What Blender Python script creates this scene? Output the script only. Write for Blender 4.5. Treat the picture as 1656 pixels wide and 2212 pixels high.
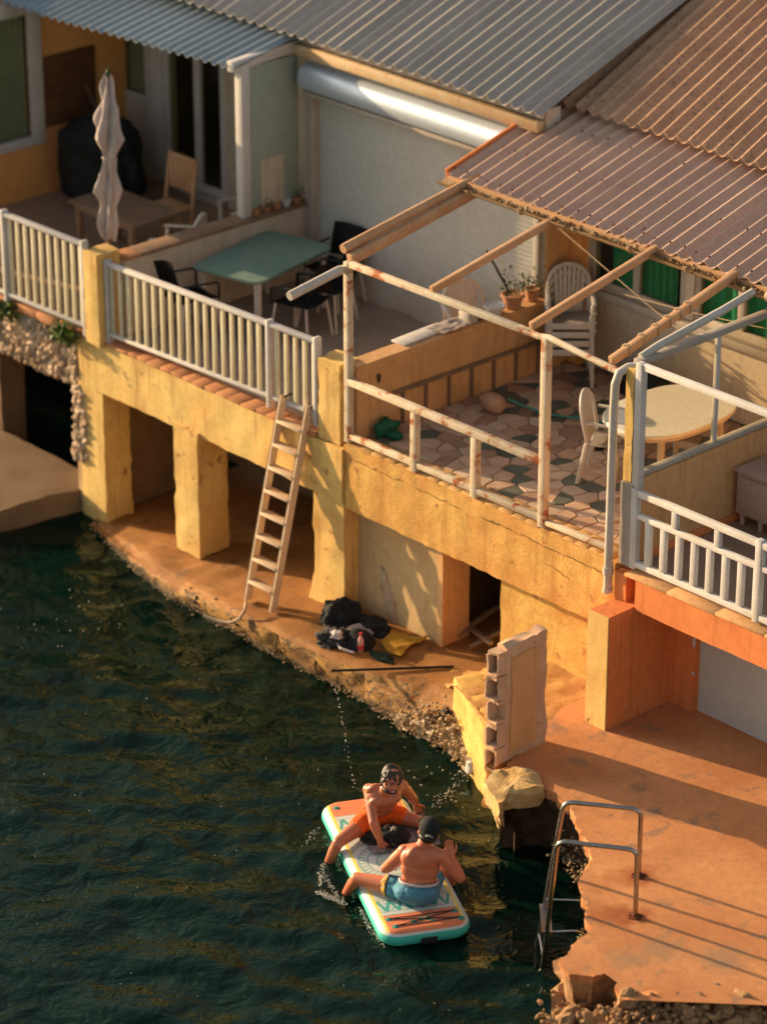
import bpy, bmesh, math, random
from mathutils import Vector, Matrix, noise
from math import radians as R, sin, cos, tan, pi

S = bpy.context.scene
for o in list(bpy.data.objects):
    bpy.data.objects.remove(o)
COL = S.collection
rnd = random.Random(7)

# ------------------------------------------------------------------ camera, sky, sun, exposure
# world axes: u = along the facade (to the right), v = into the houses, z = up, water at z = 0
TH, PITCH, FPX, IW, IH = R(47.1), R(25.0), 7000.0, 1656.0, 2212.0
CAM = Vector((22.52, -20.39, 15.7))
cd = bpy.data.cameras.new('camera')
cam = bpy.data.objects.new('camera', cd)
COL.objects.link(cam)
cam.location = CAM
cam.rotation_euler = (pi/2 - PITCH, 0, TH)
cd.sensor_width = 36
cd.lens = FPX/IH*36
cd.clip_start = 0.5
cd.clip_end = 2000
cd.dof.use_dof = True
cd.dof.focus_distance = 30.0
cd.dof.aperture_fstop = 0.72
S.camera = cam

SUN_A, SUN_E = R(15.0), R(13.5)      # direction the light travels: 15 degrees off the facade
W = bpy.data.worlds.new('World')
S.world = W
W.use_nodes = True
wn, wl = W.node_tree.nodes, W.node_tree.links
wn.clear()
sky = wn.new('ShaderNodeTexSky')
sky.sky_type = 'NISHITA'
sky.sun_disc = False
sky.sun_elevation = SUN_E
sky.sun_rotation = math.atan2(-cos(SUN_A), -sin(SUN_A))
sky.air_density = 1.2
sky.dust_density = 3.0
sky.ozone_density = 0.6
hs = wn.new('ShaderNodeHueSaturation')
hs.inputs['Saturation'].default_value = 0.55
bg = wn.new('ShaderNodeBackground')
bg.inputs['Strength'].default_value = 0.10
wo = wn.new('ShaderNodeOutputWorld')
wl.new(sky.outputs[0], hs.inputs['Color'])
wl.new(hs.outputs[0], bg.inputs['Color'])
wl.new(bg.outputs[0], wo.inputs['Surface'])

sl = bpy.data.lights.new('sun', 'SUN')
sl.energy = 5.0
sl.angle = R(0.6)
sl.color = (1.0, 0.70, 0.38)
sun = bpy.data.objects.new('sun', sl)
COL.objects.link(sun)
sun.rotation_euler = Vector((cos(SUN_A)*cos(SUN_E), sin(SUN_A)*cos(SUN_E), -sin(SUN_E))).to_track_quat('-Z', 'Y').to_euler()
sun.location = (-20, -5, 15)

S.render.engine = 'CYCLES'
S.view_settings.view_transform = 'Standard'
S.view_settings.look = 'None'
S.view_settings.gamma = 1
S.view_settings.exposure = 0.88

# ------------------------------------------------------------------ pixel helpers (a pixel gives a direction; the distance comes from a plane)
def ray(x, y):
    a, b = (x-IW/2)/FPX, -(y-IH/2)/FPX
    f, up = cos(PITCH)+b*sin(PITCH), -sin(PITCH)+b*cos(PITCH)
    return Vector((a*cos(TH)-f*sin(TH), a*sin(TH)+f*cos(TH), up))
def PX(x, y, z):
    d = ray(x, y)
    return CAM + d*((z-CAM.z)/d.z)
def PV(x, y, v):
    d = ray(x, y)
    return CAM + d*((v-CAM.y)/d.y)
def PU(x, y, u):
    d = ray(x, y)
    return CAM + d*((u-CAM.x)/d.x)

# ------------------------------------------------------------------ mesh helpers
class B:
    def __init__(s):
        s.bm = bmesh.new()
    def box(s, u0, u1, v0, v1, z0, z1, bev=0, rot=None):
        r = bmesh.ops.create_cube(s.bm, size=1)
        vs = r['verts']
        for v in vs:
            v.co = Vector(((u0+u1)/2+v.co.x*(u1-u0), (v0+v1)/2+v.co.y*(v1-v0), (z0+z1)/2+v.co.z*(z1-z0)))
        if rot:
            c = Vector(((u0+u1)/2, (v0+v1)/2, (z0+z1)/2))
            m = rot if isinstance(rot, Matrix) else Matrix.Rotation(rot, 3, 'Z')
            for v in vs:
                v.co = c + m @ (v.co-c)
        if bev:
            es = list({e for v in vs for e in v.link_edges})
            bmesh.ops.bevel(s.bm, geom=es, offset=bev, segments=2, affect='EDGES', profile=.5)
        return s
    def bar(s, p, q, w, h, bev=0):
        """box section bar from p to q, w across (horizontal), h upright"""
        p, q = Vector(p), Vector(q)
        d = q-p
        L = d.length
        d.normalize()
        up = Vector((0, 0, 1)) if abs(d.z) < .95 else Vector((0, 1, 0))
        x = d.cross(up).normalized()
        y = x.cross(d).normalized()
        r = bmesh.ops.create_cube(s.bm, size=1)
        vs = r['verts']
        for v in vs:
            c = v.co.copy()
            v.co = (p+q)/2 + x*c.x*w + d*c.y*L + y*c.z*h
        if bev:
            bmesh.ops.bevel(s.bm, geom=list({e for v in vs for e in v.link_edges}), offset=bev, segments=2, affect='EDGES', profile=.5)
        return s
    def tube(s, pts, r, n=8, closed=False):
        pts = [Vector(p) for p in pts]
        rs = r if isinstance(r, (list, tuple)) else [r]*len(pts)
        rings = []
        prev = None
        for i, p in enumerate(pts):
            if closed:
                d = pts[(i+1) % len(pts)]-pts[i-1]
            else:
                d = pts[min(i+1, len(pts)-1)]-pts[max(i-1, 0)]
            d.normalize()
            if prev is None:
                a = Vector((0, 0, 1)) if abs(d.z) < .9 else Vector((1, 0, 0))
                x = d.cross(a).normalized()
            else:
                x = (prev-d*prev.dot(d)).normalized()
            prev = x
            y = d.cross(x)
            rings.append([s.bm.verts.new(p+(x*cos(t)+y*sin(t))*rs[i]) for t in [2*pi*k/n for k in range(n)]])
        m = len(rings)
        for i in range(m if closed else m-1):
            a, b = rings[i], rings[(i+1) % m]
            for k in range(n):
                s.bm.faces.new((a[k], a[(k+1) % n], b[(k+1) % n], b[k]))
        if not closed:
            s.bm.faces.new(rings[0][::-1])
            s.bm.faces.new(rings[-1])
        return s
    def cyl(s, p, q, r0, r1=None, n=12):
        return s.tube([p, q], [r0, r0 if r1 is None else r1], n)
    def cap(s, p, q, r0, r1, n=14):
        """capsule with two radii"""
        p, q = Vector(p), Vector(q)
        d = q-p
        L = max(d.length, 1e-4)
        d.normalize()
        pts, rs = [], []
        for t in (1, .87, .6, .3, 0):
            pts.append(p-d*r0*t)
            rs.append(max(r0*math.sqrt(max(1-t*t, 0)), .0008))
        for t in (0, .3, .6, .87, 1):
            pts.append(q+d*r1*t)
            rs.append(max(r1*math.sqrt(max(1-t*t, 0)), .0008))
        return s.tube(pts, rs, n)
    def ell(s, c, r, sub=3, m=None):
        g = bmesh.ops.create_icosphere(s.bm, subdivisions=sub, radius=1)
        for v in g['verts']:
            k = Vector((v.co.x*r[0], v.co.y*r[1], v.co.z*r[2]))
            if m is not None:
                k = m @ k
            v.co = Vector(c)+k
        return s
    def prism(s, poly, z0, z1, bev=0):
        a = [s.bm.verts.new((p[0], p[1], z0)) for p in poly]
        b = [s.bm.verts.new((p[0], p[1], z1)) for p in poly]
        n = len(poly)
        s.bm.faces.new(a[::-1])
        top = s.bm.faces.new(b)
        for k in range(n):
            s.bm.faces.new((a[k], a[(k+1) % n], b[(k+1) % n], b[k]))
        if bev:
            bmesh.ops.bevel(s.bm, geom=list(top.edges), offset=bev, segments=1, affect='EDGES', profile=.5)
        return s
    def grid(s, fn, nu, nv, close_u=False):
        """fn(i/nu, j/nv) -> point"""
        vs = [[s.bm.verts.new(fn(i/nu, j/nv)) for j in range(nv+1)] for i in range(nu+1)]
        for i in range(nu):
            for j in range(nv):
                s.bm.faces.new((vs[i][j], vs[i+1][j], vs[i+1][j+1], vs[i][j+1]))
        return s
    def lathe(s, c, prof, n=16):
        c = Vector(c)
        rings = [[s.bm.verts.new(c+Vector((r*cos(2*pi*k/n), r*sin(2*pi*k/n), z))) for k in range(n)] for r, z in prof]
        for a, b in zip(rings, rings[1:]):
            for k in range(n):
                s.bm.faces.new((a[k], a[(k+1) % n], b[(k+1) % n], b[k]))
        s.bm.faces.new(rings[0][::-1])
        s.bm.faces.new(rings[-1])
        return s
    def cbox(s, u0, u1, v0, v1, z0, z1, cell=.12, amp=.008, freq=5, edge=.0):
        """plastered or cast block: subdivided box with uneven faces"""
        bm = bmesh.new()
        n = [max(1, int(round(abs(b-a)/cell))) for a, b in ((u0, u1), (v0, v1), (z0, z1))]
        lo, hi = (u0, v0, z0), (u1, v1, z1)
        for ax in range(3):
            a, b = [k for k in range(3) if k != ax]
            for side in (0, 1):
                vs = {}
                for i in range(n[a]+1):
                    for j in range(n[b]+1):
                        co = [0, 0, 0]
                        co[ax] = (lo, hi)[side][ax]
                        co[a] = lo[a]+(hi[a]-lo[a])*i/n[a]
                        co[b] = lo[b]+(hi[b]-lo[b])*j/n[b]
                        vs[i, j] = bm.verts.new(co)
                for i in range(n[a]):
                    for j in range(n[b]):
                        f = (vs[i, j], vs[i+1, j], vs[i+1, j+1], vs[i, j+1])
                        bm.faces.new(f if (side == 1) == (ax != 1) else f[::-1])
        bmesh.ops.remove_doubles(bm, verts=bm.verts, dist=1e-5)
        bmesh.ops.recalc_face_normals(bm, faces=bm.faces)
        c = Vector(((u0+u1)/2, (v0+v1)/2, (z0+z1)/2))
        for v in bm.verts:
            p = v.co.copy()
            k = sum((abs(p[i]-lo[i]) < 1e-4 or abs(p[i]-hi[i]) < 1e-4) for i in range(3))
            v.co = p + noise.noise_vector(p*freq)*amp + noise.noise_vector(p*freq*3.1)*amp*.5
            if edge and k >= 2:
                v.co += (c-p).normalized()*edge*abs(noise.noise(p*7))*2
        me = bpy.data.meshes.new('tmp')
        bm.to_mesh(me)
        bm.free()
        s.bm.from_mesh(me)
        bpy.data.meshes.remove(me)
        return s
    def jit(s, amp, freq, seed=0.0):
        for v in s.bm.verts:
            v.co += noise.noise_vector(v.co*freq+Vector((seed, seed*1.7, seed*.3)))*amp
        return s
    def rot(s, c, m):
        c = Vector(c)
        for v in s.bm.verts:
            v.co = c + m @ (v.co-c)
        return s
    def mesh(s, name, m=None, smooth=True, angle=40):
        bmesh.ops.recalc_face_normals(s.bm, faces=s.bm.faces)
        me = bpy.data.meshes.new(name)
        s.bm.to_mesh(me)
        s.bm.free()
        if m:
            me.materials.append(m)
        if smooth:
            me.shade_smooth()
            me.set_sharp_from_angle(angle=R(angle))
        return me

ORG = {}
def link(name, me, parent=None, org=None):
    o = bpy.data.objects.new(name, me)
    COL.objects.link(o)
    if parent is not None:
        o.parent = parent
    return o
def tag(o, label=None, cat=None, group=None, kind=None):
    if label: o['label'] = label
    if cat: o['category'] = cat
    if group: o['group'] = group
    if kind: o['kind'] = kind
    return o
def thing(name, label, cat, loc, group=None):
    o = bpy.data.objects.new(name, None)
    o.empty_display_size = .1
    COL.objects.link(o)
    o.location = loc
    ORG[o.name] = Vector(loc)
    return tag(o, label, cat, group)
def part(name, b, m, parent, kind=None, label=None, **kw):
    """mesh part given in world coordinates, child of parent"""
    o0 = ORG[parent.name]
    for v in b.bm.verts:
        v.co -= o0
    o = link(name, b.mesh(name, m, **kw), parent)
    ORG[o.name] = o0
    return tag(o, label, kind=kind)
def solo(name, b, m, label=None, cat=None, group=None, kind=None, **kw):
    """a thing that is one mesh; its origin goes to its base"""
    vs = b.bm.verts
    lo = Vector([min(v.co[i] for v in vs) for i in range(3)])
    hi = Vector([max(v.co[i] for v in vs) for i in range(3)])
    c = Vector(((lo.x+hi.x)/2, (lo.y+hi.y)/2, lo.z))
    for v in vs:
        v.co -= c
    o = link(name, b.mesh(name, m, **kw))
    o.location = c
    ORG[o.name] = c
    return tag(o, label, cat, group, kind)
def inst(name, me, parent, pos, rotz=0, rot=None, scale=None):
    """one more piece that shares mesh data"""
    o = link(name, me, parent)
    o.location = Vector(pos)-ORG[parent.name]
    if rot: o.rotation_euler = rot
    elif rotz: o.rotation_euler = (0, 0, rotz)
    if scale: o.scale = scale
    return o

# ------------------------------------------------------------------ materials
class N:
    def __init__(s, name):
        s.m = bpy.data.materials.new(name)
        s.m.use_nodes = True
        s.t = s.m.node_tree
        s.t.nodes.clear()
        s.out = s.t.nodes.new('ShaderNodeOutputMaterial')
    def n(s, typ, **kw):
        nd = s.t.nodes.new('ShaderNode'+typ)
        for k, v in kw.items():
            setattr(nd, k, v)
        return nd
    def l(s, a, b):
        s.t.links.new(a, b)
    def set(s, sock, val):
        if hasattr(val, 'links'):
            s.l(val, sock)
        else:
            sock.default_value = val
    def pos(s, obj=False, scale=None):
        g = s.n('TexCoord').outputs['Object'] if obj else s.n('NewGeometry').outputs['Position']
        if scale:
            mp = s.n('Mapping')
            mp.inputs['Scale'].default_value = scale
            s.l(g, mp.inputs['Vector'])
            return mp.outputs[0]
        return g
    def noise(s, vec, scale, detail=4, rough=.55, dist=0):
        t = s.n('TexNoise')
        t.inputs['Scale'].default_value = scale
        t.inputs['Detail'].default_value = detail
        t.inputs['Roughness'].default_value = rough
        t.inputs['Distortion'].default_value = dist
        s.l(vec, t.inputs['Vector'])
        return t.outputs['Fac']
    def ramp(s, fac, a, b, lo=0., hi=1.):
        mr = s.n('MapRange')
        mr.inputs['From Min'].default_value = a
        mr.inputs['From Max'].default_value = b
        mr.inputs['To Min'].default_value = lo
        mr.inputs['To Max'].default_value = hi
        s.l(fac, mr.inputs['Value'])
        return mr.outputs[0]
    def math(s, op, a, b=None, c=None):
        m = s.n('Math', operation=op)
        for k, x in enumerate((a, b, c)):
            if x is not None:
                s.set(m.inputs[k], x)
        return m.outputs[0]
    def mix(s, fac, a, b):
        m = s.n('Mix', data_type='RGBA')
        s.set(m.inputs['Factor'], fac)
        for sock, x in ((m.inputs['A'], a), (m.inputs['B'], b)):
            if isinstance(x, (tuple, list)):
                sock.default_value = (*x[:3], 1)
            else:
                s.l(x, sock)
        return m.outputs['Result']
    def sep(s, vec):
        x = s.n('SeparateXYZ')
        s.l(vec, x.inputs[0])
        return x.outputs
    def dist(s, vec, c):
        d = s.n('VectorMath', operation='DISTANCE')
        s.l(vec, d.inputs[0])
        d.inputs[1].default_value = c
        return d.outputs['Value']
    def bump(s, h, strength=.3, dist=.01, normal=None):
        b = s.n('Bump')
        b.inputs['Strength'].default_value = strength
        b.inputs['Distance'].default_value = dist
        s.l(h, b.inputs['Height'])
        if normal is not None:
            s.l(normal, b.inputs['Normal'])
        return b.outputs[0]
    def pbr(s, col, rough=.7, metal=0, normal=None, spec=.4, **kw):
        p = s.n('BsdfPrincipled')
        if isinstance(col, (tuple, list)):
            p.inputs['Base Color'].default_value = (*col[:3], 1)
        else:
            s.l(col, p.inputs['Base Color'])
        s.set(p.inputs['Roughness'], rough)
        s.set(p.inputs['Metallic'], metal)
        p.inputs['Specular IOR Level'].default_value = spec
        if normal is not None:
            s.l(normal, p.inputs['Normal'])
        for k, v in kw.items():
            p.inputs[k].default_value = v
        s.l(p.outputs[0], s.out.inputs['Surface'])
        return s.m

def surf(name, c1, c2=None, scale=2.5, rough=.75, bump=.25, bscale=45, spots=None, sscale=9, sthr=.62, metal=0, spec=.3, streak=None, marks=(), obj=False, vary=0, bdist=.006):
    """general weathered surface: two-tone noise, flecks of a third colour, vertical streaks, marks at given places"""
    k = N(name)
    p = k.pos(obj)
    c2 = c2 or tuple(x*.8 for x in c1)
    f = k.ramp(k.noise(p, scale, 6, .6), .35, .65)
    col = k.mix(f, c1, c2)
    fine = k.noise(p, scale*9, 4, .7)
    col = k.mix(k.ramp(fine, .3, .75, 0, .45), col, tuple(x*.62 for x in c2))
    if streak:
        sv = k.pos(obj, (14, 14, .9))
        st = k.ramp(k.noise(sv, 1, 4, .6), .52, .74, 0, .75)
        col = k.mix(st, col, streak)
    if spots:
        sp = k.ramp(k.noise(p, sscale, 5, .65, .4), sthr, sthr+.07)
        col = k.mix(sp, col, spots)
    for c, rad, mc, stren in marks:
        d = k.dist(p, c)
        wob = k.math('ADD', d, k.math('MULTIPLY', k.math('SUBTRACT', k.noise(p, 9, 4), .5), rad*1.3))
        col = k.mix(k.ramp(wob, rad*.25, rad, stren, 0), col, mc)
    if vary:
        oi = k.n('ObjectInfo')
        hv = k.n('HueSaturation')
        k.l(k.ramp(oi.outputs['Random'], 0, 1, 1-vary, 1+vary), hv.inputs['Value'])
        k.l(col, hv.inputs['Color'])
        col = hv.outputs[0]
    nb = k.bump(k.noise(p, bscale, 6, .7), bump, bdist) if bump else None
    rg = k.ramp(fine, .2, .8, max(rough-.1, .02), min(rough+.12, 1))
    return k.pbr(col, rg, metal, nb, spec)

M = {}
M['yellow'] = surf('yellow_plaster', (.78, .57, .20), (.70, .42, .13), 1.6, .85, .45, 30, streak=(.42, .21, .065), spots=(.36, .17, .06), sscale=6, sthr=.61)
M['ochre'] = surf('ochre_plaster', (.70, .44, .12), (.60, .29, .075), 2.2, .88, .7, 34, streak=(.46, .20, .055), spots=(.30, .14, .05), sscale=6, sthr=.61, bdist=.012)
M['lowwall'] = surf('worn_render', (.62, .44, .22), (.55, .36, .17), 1.8, .9, .4, 28, streak=(.42, .25, .12), spots=(.30, .19, .11), sscale=5, sthr=.69)
M['chipped'] = surf('chipped_render', (.70, .50, .14), (.58, .32, .085), 3.0, .9, .7, 22, spots=(.40, .18, .06), sscale=5, sthr=.60, bdist=.012)
M['blockwall'] = surf('warm_block_render', (.68, .44, .28), (.58, .35, .20), 3, .9, .4, 30, spots=(.28, .17, .10), sscale=7, sthr=.66)
M['cream'] = surf('grey_cream_wall', (.63, .54, .43), (.56, .47, .36), 1.6, .88, .25, 30, streak=(.36, .28, .20))
M['shaded_rock'] = surf('dark_shaded_rock', (.13, .085, .05), (.05, .033, .02), 6, .6, .9, 22, spots=(.42, .30, .15), sscale=9, sthr=.64, bdist=.02)  # undercut shade painted into the rock colour, pale spots in a sunlit tone
M['stone_rough'] = surf('rubble_stone', (.58, .45, .32), (.42, .28, .17), 5, .92, .8, 26, spots=(.2, .13, .08), sscale=12, vary=.28, bdist=.012)
M['orange'] = surf('orange_paint', (.78, .265, .085), (.70, .21, .06), 1.4, .8, .22, 40, streak=(.50, .15, .035))
M['apricot'] = surf('apricot_wall', (.72, .42, .20), (.64, .34, .14), 1.2, .85, .2, 30, streak=(.45, .23, .09))
M['orangewall'] = surf('deep_orange_wall', (.84, .42, .14), (.76, .35, .11), 1.2, .85, .2, 30)
M['tile'] = surf('terracotta_tile', (.58, .27, .12), (.46, .19, .08), 4, .8, .35, 40, spots=(.62, .45, .25), sscale=8, sthr=.66, vary=.22)
M['coping'] = surf('worn_coping_brick', (.62, .42, .17), (.52, .27, .10), 4, .88, .6, 30, spots=(.30, .14, .06), sscale=9, sthr=.64, vary=.18)
rust = (.33, .09, .025)
M['platform'] = surf('orange_concrete', (.68, .31, .125), (.54, .215, .08), 1.5, .85, .8, 55, spots=(.36, .19, .10), sscale=3.2, sthr=.575,
                     marks=[((6.16, -2.16, .8), .22, rust, 1.0), ((6.58, -2.66, .8), .20, rust, 1.0), ((6.46, -2.76, .8), .22, rust, .9), ((6.32, -2.84, .8), .20, (.42, .14, .04), .8), ((6.05, -2.32, .8), .18, (.45, .17, .05), .8), ((6.06, -2.55, .8), .14, (.45, .17, .05), .6),
                            ((7.1, -2.85, .8), .28, (.34, .20, .11), .75), ((7.55, -2.6, .8), .3, (.34, .20, .11), .75), ((7.0, -3.2, .8), .22, (.34, .20, .11), .7), ((5.1, -1.0, .8), .12, (.2, .12, .08), .6), ((5.5, -1.2, .8), .1, (.2, .12, .08), .5)])
M['crust'] = surf('crusted_stone', (.52, .40, .24), (.26, .15, .07), 9, .9, .9, 30, spots=(.72, .62, .45), sscale=16, sthr=.57, bdist=.015)
k = N('mossy_quay_edge')
p = k.pos()
col = k.mix(k.ramp(k.noise(p, 3.5, 6, .6), .35, .65), (.52, .27, .065), (.26, .115, .03))
col = k.mix(k.ramp(k.noise(p, 14, 5, .7), .52, .60), col, (.07, .042, .02))
col = k.mix(k.ramp(k.noise(p, 38, 4, .7), .60, .66), col, (.62, .50, .32))
tide = k.math('ADD', k.sep(p)[2], k.math('MULTIPLY', k.math('SUBTRACT', k.noise(p, 7, 5, .7), .5), .34))
col = k.mix(k.ramp(tide, .02, .11, .92, 0), col, (.030, .024, .013))
M['quayface'] = k.pbr(col, .75, 0, k.bump(k.noise(p, 26, 6, .75), 1.0, .03), .4)
M['quay'] = surf('stained_quay_concrete', (.42, .19, .045), (.28, .11, .022), 1.8, .75, .7, 40, spots=(.17, .08, .025), sscale=4, sthr=.58, spec=.4, bdist=.012)
M['bareconc'] = surf('grey_concrete', (.26, .165, .095), (.19, .12, .065), 2, .9, .4, 35)
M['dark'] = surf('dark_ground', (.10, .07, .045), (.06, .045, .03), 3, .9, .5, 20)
M['rock'] = surf('brown_rock', (.50, .30, .15), (.34, .18, .08), 6, .9, .9, 18, spots=(.16, .09, .05), sscale=8, sthr=.62, vary=.2, bdist=.02)
M['white'] = surf('weathered_white_paint', (.66, .63, .60), (.57, .53, .49), 3, .55, .1, 60, spots=(.40, .30, .20), sscale=6, sthr=.72)
M['slat'] = surf('cream_painted_metal', (.68, .62, .44), (.60, .52, .34), 3, .5, .1, 60)
M['rusty'] = surf('peeling_white_paint_over_rust', (.70, .62, .48), (.58, .44, .28), 5, .65, .6, 50, spots=(.36, .10, .03), sscale=5, sthr=.55)
M['rafter'] = surf('peach_painted_timber', (.60, .36, .20), (.50, .27, .13), 4, .7, .4, 40, spots=(.30, .13, .06), sscale=8, sthr=.66)
M['frame'] = surf('pale_window_frame', (.46, .41, .35), (.40, .34, .28), 3, .6, .1, 40)
M['shutter'] = surf('grey_white_shutter', (.62, .62, .57), (.56, .55, .50), 1, .6, .08, 50)
M['shutterbox'] = surf('sky_tinted_white_metal', (.60, .68, .76), (.56, .63, .70), 1, .38, .02, 50, spec=.6, metal=.4)  # white metal tinted blue: the sky's reflection is put into its colour
M['greenpanel'] = surf('grey_green_panel', (.36, .42, .35), (.32, .38, .31), 1, .6, .05, 50)
M['wood'] = surf('weathered_wood', (.30, .19, .12), (.22, .13, .08), 4, .75, .4, 50)
M['oldwood'] = surf('brown_boards', (.17, .075, .03), (.12, .05, .02), 4, .8, .4, 50)
M['ladderwood'] = surf('pale_ladder_wood', (.74, .58, .40), (.66, .47, .29), 5, .65, .3, 60)
M['roofgrey'] = surf('grey_corrugated_sheet', (.41, .375, .335), (.36, .32, .28), 1.5, .6, .2, 40, vary=.07, spec=.35)
M['roofblue'] = surf('blue_grey_corrugated_sheet', (.30, .355, .39), (.26, .31, .34), 1.2, .5, .1, 40, vary=.05, spec=.45)
M['rooflow'] = surf('brown_grey_fibre_cement', (.60, .40, .295), (.52, .33, .24), 1.6, .62, .3, 45, spots=(.12, .09, .08), sscale=5, sthr=.68, vary=.06)
M['roofold'] = surf('lichen_brown_fibre_cement', (.60, .36, .22), (.48, .27, .16), 2.5, .85, .8, 50, spots=(.22, .14, .10), sscale=26, sthr=.56, vary=.06)
M['gutter'] = surf('cream_gutter', (.62, .48, .30), (.55, .36, .18), 4, .6, .3, 40, spots=(.38, .18, .06), sscale=9, sthr=.62)
M['debris'] = surf('leaf_debris', (.30, .17, .06), (.16, .09, .04), 18, .95, .8, 60)
M['pipe'] = surf('white_plastic_pipe', (.60, .57, .52), (.52, .46, .38), 3, .4, .05, 40)
M['steel'] = surf('stainless_steel', (.50, .46, .42), (.42, .38, .33), 6, .22, .05, 80, metal=1.0, spots=(.30, .16, .08), sscale=5, sthr=.72)
M['rustmetal'] = surf('rusted_plate', (.20, .055, .02), (.10, .03, .015), 12, .9, .8, 60)
M['black'] = surf('black_fabric', (.018, .020, .022), (.012, .013, .014), 6, .85, .5, 60)
M['blackplastic'] = surf('black_plastic', (.02, .022, .022), (.015, .016, .016), 6, .5, .1, 60)
M['tarp'] = surf('black_green_tarpaulin', (.012, .017, .018), (.008, .011, .012), 5, .65, .4, 30)
M['plastic'] = surf('white_resin_plastic', (.62, .56, .49), (.56, .49, .42), 2, .45, .04, 60)
M['tabletop'] = surf('white_table_resin', (.84, .80, .70), (.80, .74, .62), 2, .5, .05, 60)
M['teal'] = surf('teal_green_table_top', (.19, .29, .235), (.165, .255, .205), 1, .45, .04, 50)
M['greencurtain'] = surf('green_curtain', (.03, .34, .18), (.02, .25, .13), 3, .8, .3, 20)
M['greenplastic'] = surf('green_plastic_sack', (.01, .14, .07), (.005, .07, .035), 9, .6, .6, 30)
M['canvas'] = surf('pale_umbrella_canvas', (.56, .48, .45), (.48, .40, .37), 3, .85, .3, 50)
M['clothwhite'] = surf('white_towel', (.66, .60, .57), (.58, .50, .47), 8, .95, .6, 90)
M['clothlilac'] = surf('lilac_grey_towel', (.50, .42, .44), (.42, .34, .36), 9, .95, .7, 90)
M['clothgrey'] = surf('dark_grey_cloth', (.06, .06, .06), (.03, .03, .03), 12, .9, .6, 50, spots=(.30, .26, .24), sscale=10, sthr=.66)
M['mustard'] = surf('mustard_cloth', (.46, .25, .02), (.36, .18, .012), 6, .9, .4, 60)
M['darkgreen'] = surf('dark_green_cloth', (.015, .035, .02), (.01, .02, .012), 6, .9, .4, 60)
M['redpink'] = surf('red_label', (.62, .07, .07), (.55, .05, .06), 9, .5, .02, 60)
M['bottle'] = surf('pink_bottle_plastic', (.72, .38, .36), (.65, .28, .26), 9, .25, .02, 60)
M['red'] = surf('red_plastic', (.60, .015, .01), (.5, .01, .01), 3, .35, .02, 60)
M['cabinet'] = surf('pale_pink_cabinet', (.56, .40, .33), (.52, .36, .29), 2, .6, .05, 60)
M['floorwarm'] = surf('brown_terrace_floor', (.42, .28, .19), (.34, .22, .15), 3, .85, .3, 40)
M['floorgrey'] = surf('grey_brown_terrace_floor', (.42, .34, .27), (.33, .26, .20), 3, .85, .3, 40)
M['mortar'] = surf('grey_mortar', (.36, .26, .18), (.28, .20, .14), 6, .95, .5, 50)
M['pave'] = [surf('paving_sand', (.58, .39, .27), (.48, .31, .21), 5, .8, .3, 45, vary=.15),
             surf('paving_cream', (.62, .47, .35), (.54, .39, .28), 5, .8, .3, 45, vary=.15),
             surf('paving_brown', (.42, .27, .18), (.34, .21, .14), 5, .8, .3, 45, vary=.2),
             surf('paving_slate', (.14, .15, .115), (.10, .11, .085), 5, .75, .3, 45, vary=.2)]
M['buoy'] = surf('faded_pink_buoy', (.56, .33, .22), (.48, .27, .17), 5, .6, .2, 50)
M['rope'] = surf('pale_rope', (.50, .38, .26), (.40, .28, .18), 20, .9, .6, 120)
M['clay'] = surf('clay_pot', (.50, .25, .13), (.42, .20, .10), 5, .85, .3, 50, vary=.2)
M['leaf'] = surf('leaf_green', (.06, .12, .02), (.035, .075, .012), 8, .6, .2, 40, vary=.35)
M['leafy'] = surf('leaf_yellow_green', (.22, .26, .02), (.13, .18, .015), 8, .6, .2, 40, vary=.3)
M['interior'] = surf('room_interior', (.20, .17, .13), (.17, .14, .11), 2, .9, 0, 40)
M['curtain'] = surf('sheer_curtain', (.46, .46, .36), (.40, .40, .30), 3, .9, .3, 20)
M['skin'] = surf('sunlit_skin', (.68, .225, .115), (.56, .155, .07), 5, .36, .2, 140, spec=.5)
M['skin2'] = surf('tanned_skin', (.54, .20, .105), (.42, .145, .07), 5, .34, .2, 140, spec=.5)
M['hair'] = surf('wet_dark_hair', (.028, .018, .012), (.018, .011, .008), 20, .35, .9, 70, spec=.5)
M['shortsorange'] = surf('orange_shorts_cloth', (.78, .13, .012), (.70, .095, .008), 6, .8, .5, 50)
M['lips'] = surf('lips', (.34, .09, .06), (.3, .08, .05), 9, .5, .02, 60)
M['teeth'] = surf('teeth', (.7, .66, .58), (.66, .6, .52), 9, .4, .02, 60)
M['eye'] = surf('dark_eye', (.02, .015, .01), (.02, .015, .01), 9, .3, .0, 60)
M['logo'] = surf('white_print', (.66, .64, .60), (.6, .58, .54), 9, .7, .0, 60)
M['foam'] = surf('white_foam', (.62, .60, .55), (.55, .52, .46), 20, .4, .3, 90, spec=.6)
M['tealrubber'] = surf('teal_rubber', (.05, .30, .24), (.04, .24, .19), 6, .5, .05, 60)

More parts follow.
